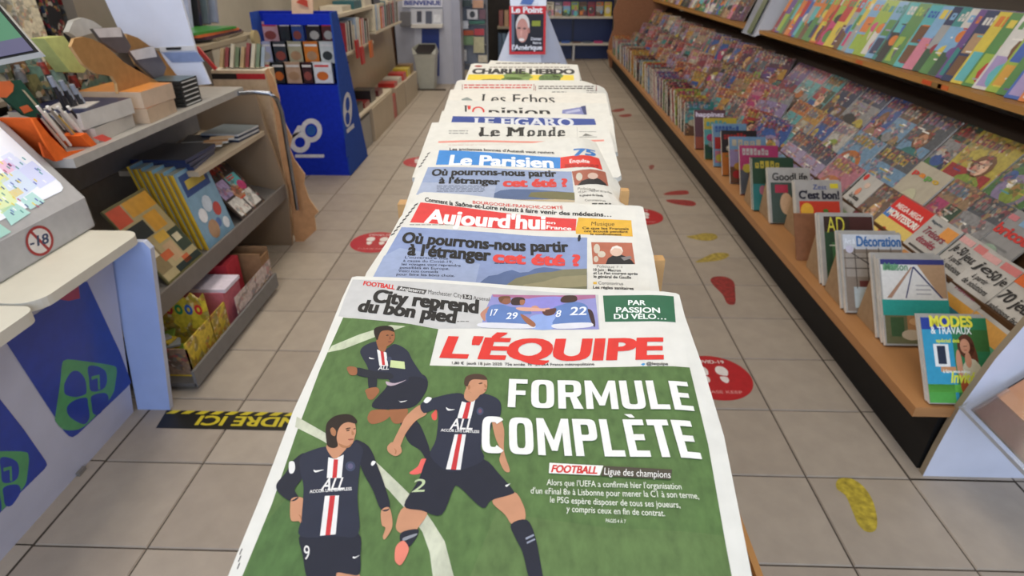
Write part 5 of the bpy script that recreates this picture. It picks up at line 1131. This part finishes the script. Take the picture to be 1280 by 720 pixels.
yy=lambda px,py: atx(px,py,-1.30).y
w_=.25
mb=MB().box(-w_/2,w_/2,0,.009,0,.32,'#6f6a44')
def rc(x0,x1,z0,z1,c,l): mb.add([(x0,-l*.0002,z0),(x1,-l*.0002,z0),(x1,-l*.0002,z1),(x0,-l*.0002,z1)],[(0,1,2,3)],c)
for q in ((-.12,.12,.01,.31,'#b5a67c',1),(-.12,-.04,.24,.31,'#d2553a',2),(-.03,.12,.25,.31,'#dba23c',2),(-.12,.0,.17,.23,'#1f2a2c',2),(.01,.09,.17,.24,'#dba23c',2),(-.02,.05,.13,.165,'#d8b04a',3),(-.12,-.05,.04,.15,'#8a7a55',3),(-.02,.04,.05,.12,'#c7a883',3),(.05,.12,.06,.15,'#37463a',3),(-.06,.0,.07,.10,'#c8643a',4),(.02,.06,.02,.05,'#c8643a',4),(.06,.10,.1,.13,'#d8cfb0',4),(-.1,-.06,.1,.13,'#ded4bc',4),(-.04,.12,.01,.035,'#22302c',4)): rc(*q)
o=mb.build('album','gloss'); place(o,-1.285,1.99,.316,R(90),R(30)); tag(o,'olive comic album with orange and black lettering, left of the yellow-spined pile','album')
al(1.64,1.70,'#3f4a52','edge of a dark blue-grey album by the ticket case end',5,'#d99a3a',lean=38)
# pile of albums with yellow spines, leaning back
for i in range(13):
    o=MB().box(-.0108,0,.003*(i%2),.235,0,.32-.004*(i%3),'#c9a42c',front=['#e0bb38','#b98f22'][i%2],top='#cfae4a')
    for q in (3,): o.c[q]=lin('#6f9ab8')
    if i==0:
        o.box(.0002,.0008,.005,.23,.005,.315,'#7fa4bd'); o.box(.0008,.0012,.02,.21,.22,.305,'#27457f'); o.box(.0012,.0016,.045,.185,.245,.28,'#c9b24a')
        for (y_,z_,a,c) in ((.06,.13,.03,'#e4e6ea'),(.12,.16,.035,'#c9d6e4'),(.17,.12,.03,'#b8453f'),(.09,.06,.04,'#b08a68'),(.19,.05,.025,'#dfe5ec'),(.14,.07,.02,'#4f6fa8')):
            o.add([(.0018+a*.004,y_+a*math.cos(t*.6283),z_+a*math.sin(t*.6283)) for t in range(10)],[tuple(range(10))],c)
    o=o.build('album','gloss'); o.location=(-1.285-i*.0133,2.165,.312+i*.0027); o.rotation_euler=(0,R(-12),0)
    tag(o,'yellow-spined album with a pale blue snowy cover and navy title panel, front of its pile' if i==0 else 'thin yellow-spined album in the pile leaning behind the pale blue cover','album',None if i==0 else 'yellow-spined albums behind the pale blue cover')
al(2.47,2.72,'#3a2f2c','dark comic album with a red title and orange shapes, rightmost on the sloping shelf',12,'#d2412c',h_=.29,lean=38)
# flat magazines on the middle shelf
def flat(x0,x1,y0,y1,z0,z1,c,lab,cat='book',rz=0,edge='#c9c6bf',m='gloss',name='book',M=None):
    mb=MB().box(-(x1-x0)/2,(x1-x0)/2,-(y1-y0)/2,(y1-y0)/2,0,z1-z0,edge,top=c)
    o=mb.build(name,m); o.location=((x0+x1)/2,(y0+y1)/2,z0); o.rotation_euler=(0,0,rz); tag(o,lab,cat); return o
mz=.6125
for i in range(3): flat(-1.56,-1.34,2.25,2.50,mz+i*.016,mz+i*.016+.014,'#3a3d45',['lowest','middle','top'][i]+' dark navy album of the pile on the middle shelf, left end','album',R(8-i*4),'#1f2b55')
for i in range(3): flat(-1.57,-1.40,2.47+i*.08,2.60+i*.08,mz+i*.0005,mz+.012+i*.004,['#3c352f','#57493a','#2d2a28'][i],['brown-black','coffee brown','charcoal'][i]+' flat magazine fanned on the middle shelf','magazine',R(15))
for i in range(4): flat(-1.50,-1.32,2.70,2.89,mz+i*.009,mz+i*.009+.008,'#7f8a90',['lowest','second','third','top'][i]+' grey-green magazine of the thin pile at the right end of the middle shelf','magazine',R(-6),'#c3c6c9' if i%2 else '#2f3a52')
for i in range(3): flat(-1.44,-1.34,2.52+i*.06,2.57+i*.06,mz+.022,mz+.030,['#caa47c','#b98e66','#d8b892'][i],['tan','dark tan','pale tan'][i]+' card strip lying on the dark magazines of the middle shelf','card',R(20))
# floor-level boxes
t=thing('sweet_box','open yellow sweets display box with jagged header in the floor tray','box',(-1.28,1.85,.036))
bx0,bx1,by0,by1=-1.40,-1.185,1.70,2.00
put(MB().box(bx0,bx1,by0,by1,.036,.042,'#c9a52c').build('box_base','card'),t)
put(MB().box(bx1-.005,bx1,by0,by1,.042,.17,'#cbb03a',front='#cbb03a').build('side_wall','mottled'),t)
put(MB().box(bx0,bx1,by0,by0+.005,.042,.15,'#8a6f5a').build('front_wall','mottled'),t)
put(MB().box(bx0,bx0+.005,by0,by1,.042,.22,'#cfb83a').build('side_wall','mottled'),t)
hd=[(bx0,.042)]+[(bx0+(bx1-bx0)*k/9,.25+(.025 if k%2 else 0)) for k in range(10)]+[(bx1,.042)]
put(MB().prism([(x,by1-.12,z) for x,z in hd],(0,.005,0),'#d6bf3a').build('header','mottled'),t)
s=Sheet((bx0,by1-.1215,.28),(1,0,0),(0,0,-1))
for i,cc in enumerate(('#2f5fae','#c23a33','#3a8a4a','#2f5fae','#c9352f')): s.polyuv(ell(.035+i*.037,.075,.015,.022,12),cc,2,'header_print'); s.polyuv(ell(.035+i*.037,.075,.006,.01,8),'#d6bf3a',3,'header_print')
s.finish(t)
r=random.Random(4)
for i in range(12):
    x,y=r.uniform(bx0+.05,bx1-.06),r.uniform(by0+.05,by1-.17); a,c=[('green','#6f8a3a'),('yellow','#d0b436'),('silver','#9aa0a6')][i%3]
    m_=MB().box(-.035,.035,-.022,.022,-.004,.004,c).build('sweet_packet','gloss'); m_.location=(x,y,.06+.007*i); m_.rotation_euler=(r.uniform(-.3,.3),r.uniform(-.3,.3),r.uniform(0,3)); tag(m_,f"{a} sweet packet lying in the yellow sweets box",'packet',f"{a} sweet packets in the yellow box")
for i,(x0_,x1_,y0_,y1_,z0_,z1_,c,lab) in enumerate(((-1.43,-1.20,2.03,2.17,.036,.19,'#c9707a','pink sweets carton just behind the yellow box'),(-1.40,-1.19,2.035,2.165,.1905,.205,'#dcd2e0','white and lilac lid lying on the pink carton'),(-1.43,-1.25,2.19,2.30,.036,.23,'#b83a44','red and pink carton behind the pink one'))):
    slab('carton',x0_,x1_,y0_,y1_,z0_,z1_,c,lab,'box',m='card')
t=thing('cardboard_box','open brown cardboard box with printed side at the far end of the floor tray','box',(-1.3,2.37,.036))
for q in ((-1.45,-1.17,2.33,2.335,.036,.22),(-1.45,-1.17,2.41,2.415,.036,.22),(-1.45,-1.445,2.335,2.41,.036,.22),(-1.175,-1.17,2.335,2.41,.036,.20)): put(MB().box(*q,'#8f6f52').build('box_wall','card'),t)
put(MB().box(-1.1695,-1.168,2.05,2.41,.0855,.16,'#c3b3ae').build('printed_side','mottled'),t)
# top-shelf goods
TZ=.8425
def pl(px,py,X=-1.35): return atx(px,py,X)
flat(-1.56,-1.34,1.80,2.02,TZ,TZ+.045,'#1c1a18','black-covered thick book at the bottom of the pile beside the pens','book',R(4),'#b9b4ad')
flat(-1.57,-1.34,1.79,2.03,TZ+.0455,TZ+.095,'#23264a','thick book with dark navy cover on top of the pile beside the pens','book',R(-3),'#c6c2bc')
flat(-1.50,-1.38,1.84,1.94,TZ+.0955,TZ+.098,'#d6d0cc','white card with a red print lying on the navy book','card',R(12))
flat(-1.55,-1.32,2.06,2.25,TZ,TZ+.05,'#b2693a','cream paper block with orange corner, under the other cream block','book',R(2),'#bba48c')
flat(-1.55,-1.32,2.07,2.26,TZ+.0505,TZ+.105,'#dd9248','cream paper block with an orange picture on top','book',R(-2),'#c4ae98')
for i in range(6): flat(-1.46,-1.33,2.33,2.46,TZ+i*.0165,TZ+i*.0165+.015,'#4a5a58','flat black case with pale stripe, one of the stack by the white board','case',0,'#1f2426').__setitem__('group','stacked black cases by the white board')
for i in range(6):
    o=MB().box(-1.329,-1.3285,2.34,2.45,TZ+i*.0165+.005,TZ+i*.0165+.009,'#c9cccb').build('case_stripe','plastic'); c_=[q for q in bpy.data.objects if q.get('group')=='stacked black cases by the white board'][i]; put(o,c_)
# white display board
t=thing('display_board','tall blank white display board with small black slot on the top shelf','board',(-1.6,2.5,TZ))
bd=[(122,-20),(221,-20),(243,57),(197,60),(160,58),(146,32)]
put(MB().prism([aty(x,y,2.52) for x,y in bd],(0,.012,0),'#d9deee').build('upper_panel','laminate'),t)
put(MB().prism([aty(x,y,2.515) for x,y in ((199,59),(243,57),(244.5,63),(200,65))],(0,.014,0),'#d3d3d6').build('joint_strip','laminate'),t)
put(MB().prism([aty(x,y,2.51) for x,y in ((207,59.5),(226,59),(226,62),(208,62.5))],(0,.003,0),'#1e1e20').build('slot','plastic'),t)
put(MB().prism([aty(x,y,2.52) for x,y in ((200,65),(244.5,63),(263,105),(232,108),(210,80))],(0,.012,0),'#d5dbee').build('lower_panel','laminate'),t)
put(MB().prism([aty(x,y,2.516) for x,y in ((203,66),(246,65),(255,77),(215,78))],(0,.003,0),'#7f90b8').build('blue_band','gloss'),t)
# wavy brown display with two booklets
t=thing('wavy_display','brown cardboard display with wavy outline on the top shelf','display',(-1.45,2.1,TZ))
wvp=[(89,58),(93,48),(104,46),(116,49),(130,56),(143,67),(155,78),(172,88),(190,98),(208,108),(212,115),(148,117),(146,104),(140,95),(120,92),(104,80)]
put(MB().prism([atx(x,y,-1.40) for x,y in wvp],(-.01,0,0),'#a37a4c','#c9a270').build('front_board','card'),t)
wv2=[(158,42),(172,47),(188,58),(203,68),(222,78),(236,89),(246,103),(240,105),(212,104),(190,96),(170,80),(160,60)]
put(MB().prism([atx(x,y,-1.52) for x,y in wv2],(-.01,0,0),'#a37a4c','#c9a270').build('rear_board','card'),t)
put(MB().box(-1.53,-1.40,1.95,2.50,TZ,TZ+.01,'#8a6540').build('display_tray','card'),t)
for i,pp in enumerate(([(116,36),(150,34),(164,58),(160,66),(148,66),(128,52)],[(162,64),(192,58),(208,84),(204,96),(194,98),(174,80)])):
    o=MB().prism([atx(x,y,-1.455) for x,y in pp],(-.012,0,0),'#5c5558')
    a,b,c_,d_=pp[0],pp[1],pp[2],pp[5]; o.prism([atx(*q,-1.4545) for q in (a,b,((b[0]+c_[0])/2-4,(b[1]+c_[1])/2),((a[0]+d_[0])/2+2,(a[1]+d_[1])/2+3))],(.001,0,0),'#d5d2d6')
    o=o.build('booklet','gloss'); tag(o,['grey booklet with white head in the wavy display, left of its twin','grey booklet with white head in the wavy display, beside the white board'][i],'booklet')
# yellow-green note pad block
o=MB().prism([atx(x,y,-1.52) for x,y in ((55,48),(80,45),(109,85),(105,91),(88,90),(72,70))],(-.05,0,0),'#bfc57c').build('note_pad','card'); tag(o,'yellow-green paper pad leaning among the small goods','note pad')
o=MB().prism([atx(x,y,-1.56) for x,y in ((86,40),(92,26),(104,22),(116,26),(128,34),(120,40),(96,47))],(-.02,0,0),'#bcb9b2').build('round_tag','gloss'); o.name='round_tag'; tag(o,'white rounded tag with grey print above the wavy cardboard display','tag'); o2=MB().box(-1.585,-1.58,2.3,2.305,TZ,1.02,'#8a8a88').build('tag_stem','grey_metal'); put(o2,o)
# orange pen box with pens
PB=atz(98,185,TZ)
t=thing('pen_box','open orange cardboard box full of pens at the shelf edge','pen box',(-1.38,1.6,TZ))
OR='#e2682a'
pq=lambda l,X=-1.33:[atx(x,y,X) for x,y in l]
put(MB().prism(pq([(40,148),(49,147),(84,190),(124,184),(127,187),(70,202),(66,196)]),(-.006,0,0),OR).build('front_wall','card'),t)
put(MB().prism(pq([(66,196),(70,202),(56,196),(50,178)]),(-.006,0,0),'#b04a1e').build('corner_wall','card'),t)
put(MB().prism(pq([(40,148),(49,147),(84,190),(90,196)],-1.33),(-.10,0,0),'#d65f26').build('inner_wall','card'),t)
put(MB().prism(pq([(100,170),(108,166),(126,186),(118,187)]),(-.09,0,0),OR).build('end_wall','card'),t)
pc=['#d9d6cf','#2a2c33','#e2e0da','#8f8a80','#20222a','#c9a13a','#d9d6cf','#3b3e48','#e2e0da','#1f2128']
for i in range(20):
    px=50+(i%10)*4.2; py=137+(i//10)*7+(i%3)*3; top=atx(px,py,-1.36-.03*(i%3)); bot=atx(px+30+(i%4)*1.5,py+38,-1.36-.03*(i%3))
    put(MB().cyl(bot,top,.0042,pc[i%10],7).cyl(top,top+(top-bot).normalized()*.012,.0046,['#e6e4de','#1d1d22','#3a5f9f'][i%3],7).build('pen','plastic'),t)
    
for i in range(9):
    px=68+i*4.5; top=atx(px,108+(i%3)*4+i*1.6,-1.42); bot=atx(px+26,160+i*2,-1.42)
    o=MB().cyl(bot,top,.0065,'#2a2b30',8).cyl(top,top+(top-bot).normalized()*.03,.0075,'#8f96a4',8).build('pen','plastic'); tag(o,'dark pen with a silver cap standing behind the orange pen box','pen','dark silver-capped pens behind the orange box')
o=MB().prism(pq([(116,172),(128,168),(142,174),(136,178),(126,176)],-1.325),(-.002,0,0),'#e2564a').build('price_label','sticker'); tag(o,'small coral price label stuck at the shelf edge beside the pens','label')
# green card with orange disc
t=thing('green_card','dark green card with an orange disc leaning at the left edge','card',tuple(atx(25,130,-1.45)))
put(MB().prism([atx(x,y,-1.45) for x,y in ((0,103),(26,100),(48,128),(56,142),(46,148),(30,144),(4,122))],(-.008,0,0),'#2c5446').build('card_body','card'),t)
put(MB().prism([atx(x,y,-1.4495) for x,y in ((-4,102),(12,101),(17,106),(16,114),(8,122),(-4,122))],(.0008,0,0),'#dd6f35').build('orange_disc','gloss'),t)
put(MB().prism([atx(x,y,-1.4495) for x,y in ((24,134),(34,131),(41,138),(30,142))],(.0008,0,0),'#e0703c').build('orange_label','gloss'),t)
put(MB().prism([atx(x,y,-1.449) for x,y in ((27,112),(30,113),(54,140),(51,141))],(.0016,0,0),'#c9c1a0').build('cream_strip','gloss'),t)
# assorted small goods behind
r=random.Random(8); gc=[('sage green','#5f7a68'),('brown','#7a5a40'),('pale green','#8fa898'),('red','#a8453a'),('orange','#c98a4a'),('navy','#3a4058'),('cream','#b0a890'),('plum','#6a4250'),('moss','#6f6a44'),('grey','#82868a')]
for i in range(22):
    px=4+(i%8)*17+r.uniform(-4,4); py=74+(i//8)*16+r.uniform(-5,5)+(i%8)*2.0; X=-1.60-.02*(i%3)
    p=atx(px,py,X); a,c=gc[i%10]; sz=r.uniform(.022,.04)
    m_=MB(); n=8
    if i%2: m_.cyl((0,0,-sz),(0,0,sz*.6),sz*.7,c,10,r2=sz*.5); m_.cyl((0,0,sz*.6),(0,0,sz),sz*.3,'#9aa0a6',8)
    else: m_.hexa([(-sz,-sz*.5,-sz),(sz,-sz*.6,-sz),(sz*.9,sz*.5,-sz),(-sz,sz*.5,-sz),(-sz*.8,-sz*.4,sz),(sz*.8,-sz*.5,sz*.8),(sz*.7,sz*.4,sz*.9),(-sz*.8,sz*.4,sz)],c)
    z0=p.z-sz; m_.box(-.003,.003,-.003,.003,-(z0-TZ)-sz,-sz,'#8a8a88'); o=m_.build('trinket','mottled'); o.location=p; o.rotation_euler=(0,0,r.uniform(0,3))
    tag(o,f"small {a} {'bottle-shaped' if i%2 else 'boxy'} trinket, {['lower','middle','upper'][2-i//8]} row, left of the wavy display",'trinket')
o=MB().prism([atx(x,y,-1.58) for x,y in ((112,95),(142,88),(145,108),(125,116),(108,112))],(-.02,0,0),'#6b8070').build('picture_pad','mottled'); tag(o,'sage green picture pad behind the navy book','pad')
# wall bookcase at the far left (behind the goods)
t=thing('back_bookcase','dark bookcase on the left wall behind the small goods','bookcase',(-2.1,2.6,0))
put(MB().box(-2.5,-2.46,1.2,4.6,0,1.6,'#6f675e').build('back_panel','laminate'),t)
for z in (.86,.62,.3): put(MB().box(-2.46,-2.05,1.2,4.6,z-.02,z,'#8a7f70').build('shelf_board','laminate'),t)
for i in range(12):
    a,c=BN[(i*7+2)%12]; y=1.5+i*.16; m_=MB().box(-2.3,-2.1,y,y+.1+.03*(i%2),.8605,1.16+.05*(i%3),c); tag(m_.build('book','mottled'),f"{a} large book on the dark bookcase behind the small goods",'book')
# =================== boxes and shelf between unit and blue display ===================
t=thing('small_shelf','beige wall shelf with coloured folders left of the blue display','shelf',(-1.8,3.6,0))
e0,e1=atx(251,56,-1.62),atx(314,42,-1.62)
put(MB().box(-2.05,-1.62,e0.y,e1.y+.1,e0.z-.03,e0.z-.008,'#a0947e').build('shelf_board','laminate'),t)
put(MB().box(-2.1,-2.05,e0.y-.2,e1.y+.35,0,1.5,'#7f7568').build('back_panel','laminate'),t)
a=atx(317,48,-1.60); o=MB().cyl((a.x,a.y,a.z),(a.x+.02,a.y,a.z),.045,'#a89870',14); put(o.build('end_cap','plastic'),t)
for i,(c,nm_) in enumerate((('#3f8a3c','green'),('#d06a3a','orange'),('#4a2a3a','dark plum'),('#7a6a50','khaki'))):
    m_=MB().box(-.16,.16,-.22,.22,0,.012,c).build('folder','gloss'); m_.location=(-1.82,e0.y+.26+.05*i,e0.z-.005+.013*(3-i)); m_.rotation_euler=(0,0,R(4*i-6)); tag(m_,f"{nm_} folder lying on the beige shelf left of the blue display",'folder')
for i,(c,nm_) in enumerate((('#a9aec9','lavender'),('#26262a','black'),('#5c6a72','slate'),('#8a94a8','pale blue-grey'))):
    m_=MB().box(-.10,.10,0,.03,0,.26,c).build('book','gloss'); m_.location=(-1.93,e0.y+.34+.1*i,e0.z+.05); m_.rotation_euler=(R(-14),0,0); tag(m_,f"{nm_} book leaning on the beige shelf left of the blue display",'book')
fz=atx(290,86,-1.45).z
t=thing('paper_box','large beige box with black and red stripe below the beige shelf','box',(-1.6,3.3,0))
ya=3.05; b0=aty(265,95,ya); b1=aty(336,90,ya)
put(MB().box(b0.x,b1.x-.02,ya,ya+.12,0,aty(300,88,ya).z,'#bfa78a',top='#d6cdbb').build('box_body','card',bevel=.003),t)
zs0,zs1=aty(300,99,ya).z,aty(300,92,ya).z
put(MB().box(b0.x,(b0.x+b1.x)/2-.02,ya-.002,ya,zs0,zs1,'#2a2422').build('black_stripe','card'),t); put(MB().box((b0.x+b1.x)/2-.02,b1.x-.022,ya-.002,ya,zs0,zs1,'#a82c30').build('red_stripe','card'),t)
r=random.Random(31); zt_=aty(300,88,ya).z
for i in range(12):
    c,nm_=[('#b59a72','tan'),('#8a3a38','dark red'),('#3a3a40','black'),('#c9c0aa','cream'),('#6b7a5a','moss green'),('#7f8a90','grey')][i%6]
    m_=MB().box(-.008,.008,-.02,.02,0,.09+.03*r.random(),c).build('leaflet','gloss'); m_.location=(b0.x+.04+i*(b1.x-b0.x-.08)/12,ya+.045+.015*(i%3),zt_+.006); m_.rotation_euler=(R(-10),R(12),R(8*(i%3))); tag(m_,f"{nm_} leaflet sticking up from the beige striped box, {'left' if i<6 else 'right'} half",'leaflet')
o=MB().prism([aty(x,y,3.0) for x,y in ((243,60),(247,58),(271,86),(268,88))],(0,.01,0),'#b0302e').build('red_strip','gloss'); tag(o,'thin red strip leaning beside the white display board','strip')
# =================== COUNTER ===================
t=thing('counter','white shop counter with blue diamond panels and green clover cards','counter',(-1.4,1.2,0))
CZ=.65
def rounded(x0,x1,y0,y1,r,cor):
    pts=[]
    for (cx,cy,a0,k) in ((x1-r,y1-r,0,1),(x0+r,y1-r,90,0),(x0+r,y0+r,180,0),(x1-r,y0+r,270,2)):
        rr=r if k in cor else .001
        cxx=x1-rr if cx>(x0+x1)/2 else x0+rr; cyy=y1-rr if cy>(y0+y1)/2 else y0+rr
        pts+=[(cxx+rr*math.cos(R(a0+j*15)),cyy+rr*math.sin(R(a0+j*15))) for j in range(7)]
    return pts
TOPC='#d9d5c6'
put(MB().prism([(x,y,CZ-.025) for x,y in rounded(-2.1,-1.118,1.15,1.575,.05,(1,2))],(0,0,.025),TOPC,'#c9c6ba').build('worktop','laminate',bevel=.002),t)
put(MB().prism([(x,y,CZ-.028) for x,y in rounded(-2.1,-1.105,.2,1.14,.035,(1,2))],(0,0,.028),TOPC,'#c9c6ba').build('near_worktop','laminate',bevel=.002),t)
# slanted front: base (X=-1.325,z=0) to (X=-1.205,z=.62)
bn=V((.62,0,-.12)).normalized()
def fp(y,z): return V((-1.325+.12*z/.62,y,z))
put(MB().prism([fp(.2,0),fp(1.545,0),fp(1.545,.622),fp(.2,.622)],(-.03,0,0),'#b9bccf').build('front_panel','laminate'),t)
put(MB().prism([(-1.318,1.558,0),(-1.206,1.558,0),(-1.10,1.558,.60),(-1.115,1.558,.622),(-1.226,1.558,.622)],(0,.02,0),'#9fb2e0','#b9c0d4').build('end_leg','laminate',bevel=.003),t)
put(MB().prism([fp(.2,.001)+V((-.4,0,0)),fp(1.53,.001)+V((-.4,0,0)),fp(1.53,.60)+V((-.4,0,0)),fp(.2,.60)+V((-.4,0,0))],(-.02,0,0),'#6f6a66').build('rear_panel','laminate'),t)
s=Sheet(fp(1.0,.3)+bn*.001 if bn.dot(C0-fp(1,.3))>0 else fp(1.0,.3)-bn*.001,(0,1,0),(-.12,0,-.62))
BLU='#12379e'
s.poly([(-60,455),(0,416),(80,539),(86,545),(91,546.5),(97,543),(158,485),(164,478),(150,440),(109,352),(98,352),(74,372),(46,392)],BLU,1,'blue_diamond')
s.poly([(-60,430),(0,499),(30,537),(57,576),(59,581),(56,586),(0,641),(-60,720),(-120,600)],BLU,1,'blue_diamond')
s.poly([(72,374),(98,354),(100,373),(86,376)],'#a3234f',2,'blue_diamond')
def clover(pp,tr):
    s.poly(pp,'#4d9a63',3,'clover_card',tr,True)
    for q in ([(260,440),(285,400),(315,398),(340,430),(346,478),(335,492),(300,500),(262,490),(256,465)],[(352,380),(385,376),(420,395),(428,430),(420,460),(395,476),(362,474),(356,430)],[(268,540),(300,512),(345,503),(352,530),(358,580),(340,608),(310,600),(275,575)],[(364,500),(390,486),(425,486),(434,510),(420,540),(395,570),(372,565),(366,530)]):
        s.poly(q,BLU,5,'clover_card',tr,True)
    s.poly([(365,418),(398,410),(400,470),(392,470),(390,424),(366,432)],'#4d9a63',6,'clover_card',tr)
k4=lambda x,y:(x/3.2,340+y/3.2)
clover([(262,352),(300,352),(440,372),(466,388),(462,440),(450,490),(400,555),(330,622),(262,632),(224,600),(222,570),(240,450),(248,370)],k4)
k5=lambda x,y:((x-352)/3.2,495+(y-130)/3.2)
clover([(262,352),(300,352),(440,352),(466,370),(462,440),(450,490),(400,545),(330,612),(262,632),(224,600),(222,570),(240,450),(248,370)],k5)
s.finish(t,{'blue_diamond':'gloss','clover_card':'gloss'})
put(MB().box(-1.322,-1.312,1.255,1.285,.0,.012,'#77726c').build('joint_clip','grey_metal'),t)
# white box under the counter, small grid things in shade
o=MB().box(-1.62,-1.36,1.60,1.66,.18,.44,'#3a3c38').build('wire_basket','grey_metal'); tag(o,'dark wire basket in the shade behind the counter leg','basket')
# lottery counter case
t=thing('ticket_case','grey metal lottery ticket case with a lit sloping window and no-under-18 sign','display case',(-1.4,1.3,CZ))
bx=-1.272; yF=1.602; yN=.25
zT=.742
# sloped top: rises to the back
def tp(y,d): return V((bx-d,y,zT+d*.86*.86))
A=[V((bx,yN,CZ+.001)),V((bx,yF,CZ+.001)),V((bx-.42,yF,CZ+.001)),V((bx-.42,yN,CZ+.001))]
far_top=aty(0,146,yF); slope=(far_top.z-zT)/(bx-far_top.x)
def tp(y,d): return V((bx-d,y,zT+d*slope))
B_=[tp(yN,0),tp(yF,0),tp(yF,.42),tp(yN,.42)]
put(MB().hexa(A+B_,'#aeaeb0').build('case_body','grey_metal',bevel=.006),t)
nv=V((slope,0,1)).normalized()
s=Sheet(tp(1.3,.1)+nv*.002,(0,1,0),(1,0,-slope)); s.DZ=.0003
ua,va=s.uv(83,236); vb=-.34
s.polyuv([(-.75,va),(ua-.02,va),(ua-.006,va-.006),(ua,va-.02),(ua,vb),(-.75,vb)],'#e4e9f2',1,'lit_window')
for i in range(24):     # more ticket rows toward the till
    a_=-.72+(i%8)*.075; c_=vb+.02+(i//8)*.10
    s.polyuv([(a_,c_),(a_+.065,c_),(a_+.065,c_+.08),(a_,c_+.08)],['#c9d3ea','#cfd9b4','#d8c3d2','#bcd6d0'][(i*3)%4],1.5,'lit_window')
cells=[((0,226),(22,210),(48,232),(22,252),'#b8cbe6'),((-20,240),(0,226),(22,252),(2,268),'#c7d98a'),((22,212),(40,201),(70,224),(50,236),'#b9c0ee'),((0,196),(12,190),(34,206),(20,214),'#c9d0f0'),((-5,205),(8,198),(22,210),(8,219),'#d9a0c0'),((0,262),(20,254),(38,266),(14,282),'#7fbfb0'),((-12,222),(3,216),(12,224),(-2,232),'#d6d66a'),((24,250),(40,240),(56,252),(38,262),'#8fc7c0'),((-20,290),(0,280),(14,290),(-4,300),'#6fae9a'),((10,240),(22,234),(30,241),(18,248),'#e0c050'),((-30,190),(-8,176),(10,188),(-8,200),'#dfe3f4'),((10,182),(20,188),(26,194),(18,196),'#e3e9f8')]
for q in cells: s.poly([*q[:4]],dull(q[4],.35,(228,232,242)),2,'lit_window')
r=random.Random(9)
for i in range(60):
    x=r.uniform(-10,60); y=r.uniform(195,270)
    if (y-171)>.73*x+3 and y<290-.62*x-6: s.poly([(x,y),(x+4.5,y+3.4),(x+3.4,y+4.3),(x-1,y+1)],r.choice(['#4f8f8a','#5b6fae','#e8ecf6','#a8486a','#d8c84a','#2f4a80']),3+.02*i,'lit_window')
s.finish(t,{'lit_window':'lit_panel'})
for y in (1.0,): pass
s=Sheet((bx+.0015,1.3,.7),(0,1,0),(0,0,-1))
s.poly(ell(49.5,301,17.5,19,30),'#9a2b2c',1,'age_sign'); s.poly(ell(49.5,301,14.3,15.6,28),'#d3cfcd',2,'age_sign')
s.text('-18',(38,309.5),(61,303.5),(37,297),'#2a3a5c',3,.03,'age_sign'); s.poly([(36.5,290),(39,287.8),(63,311.5),(60.5,314)],'#9a2b2c',4,'age_sign'); s.finish(t,{'age_sign':'sticker'})
put(MB().box(-1.60,-1.29,1.606,1.63,.651,.70,'#33363c').build('end_bumper','plastic',bevel=.008),t)
# till screen
t=thing('till_screen','black-framed till screen with green and grey display at the top left corner','screen',(-1.45,1.05,CZ))
sc_=[(-110,96),(50,64.5),(-2,4),(-130,-40)]
P4_=[aty(*q,1.02+(.10 if i>1 else 0)) for i,q in enumerate(sc_)]; P4_[3]=P4_[0]+(P4_[2]-P4_[1])
n4=(P4_[1]-P4_[0]).cross(P4_[3]-P4_[0]).normalized(); n4=n4 if n4.dot(C0-P4_[0])>0 else -n4
ctr=sum(P4_,V())/4
def shr(k,off): return [ctr+(p-ctr)*k+n4*off for p in P4_]
put(MB().prism(shr(1.0,-.001),-n4*.010,'#b3b1ac').build('outer_frame','plastic'),t)
put(MB().prism(shr(.985,.0),-n4*.005,'#0e0e10').build('bezel','gloss'),t)
g_=shr(.93,.0008)
put(MB().prism([g_[0],g_[1],g_[1]+(g_[2]-g_[1])*.28,g_[0]+(g_[3]-g_[0])*.28],n4*.0004,'#4a4860').build('status_bar','screen'),t)
put(MB().prism([g_[0]+(g_[3]-g_[0])*.28,g_[1]+(g_[2]-g_[1])*.28,g_[2],g_[3]],n4*.0004,'#3f6b50').build('screen_image','screen'),t)
pz=V((-1.60,1.30,0))
put(MB().cyl((pz.x,pz.y,.99),(ctr.x-.05,ctr.y+.05,ctr.z),.018,'#3a3a3e',12).build('stand','plastic'),t)
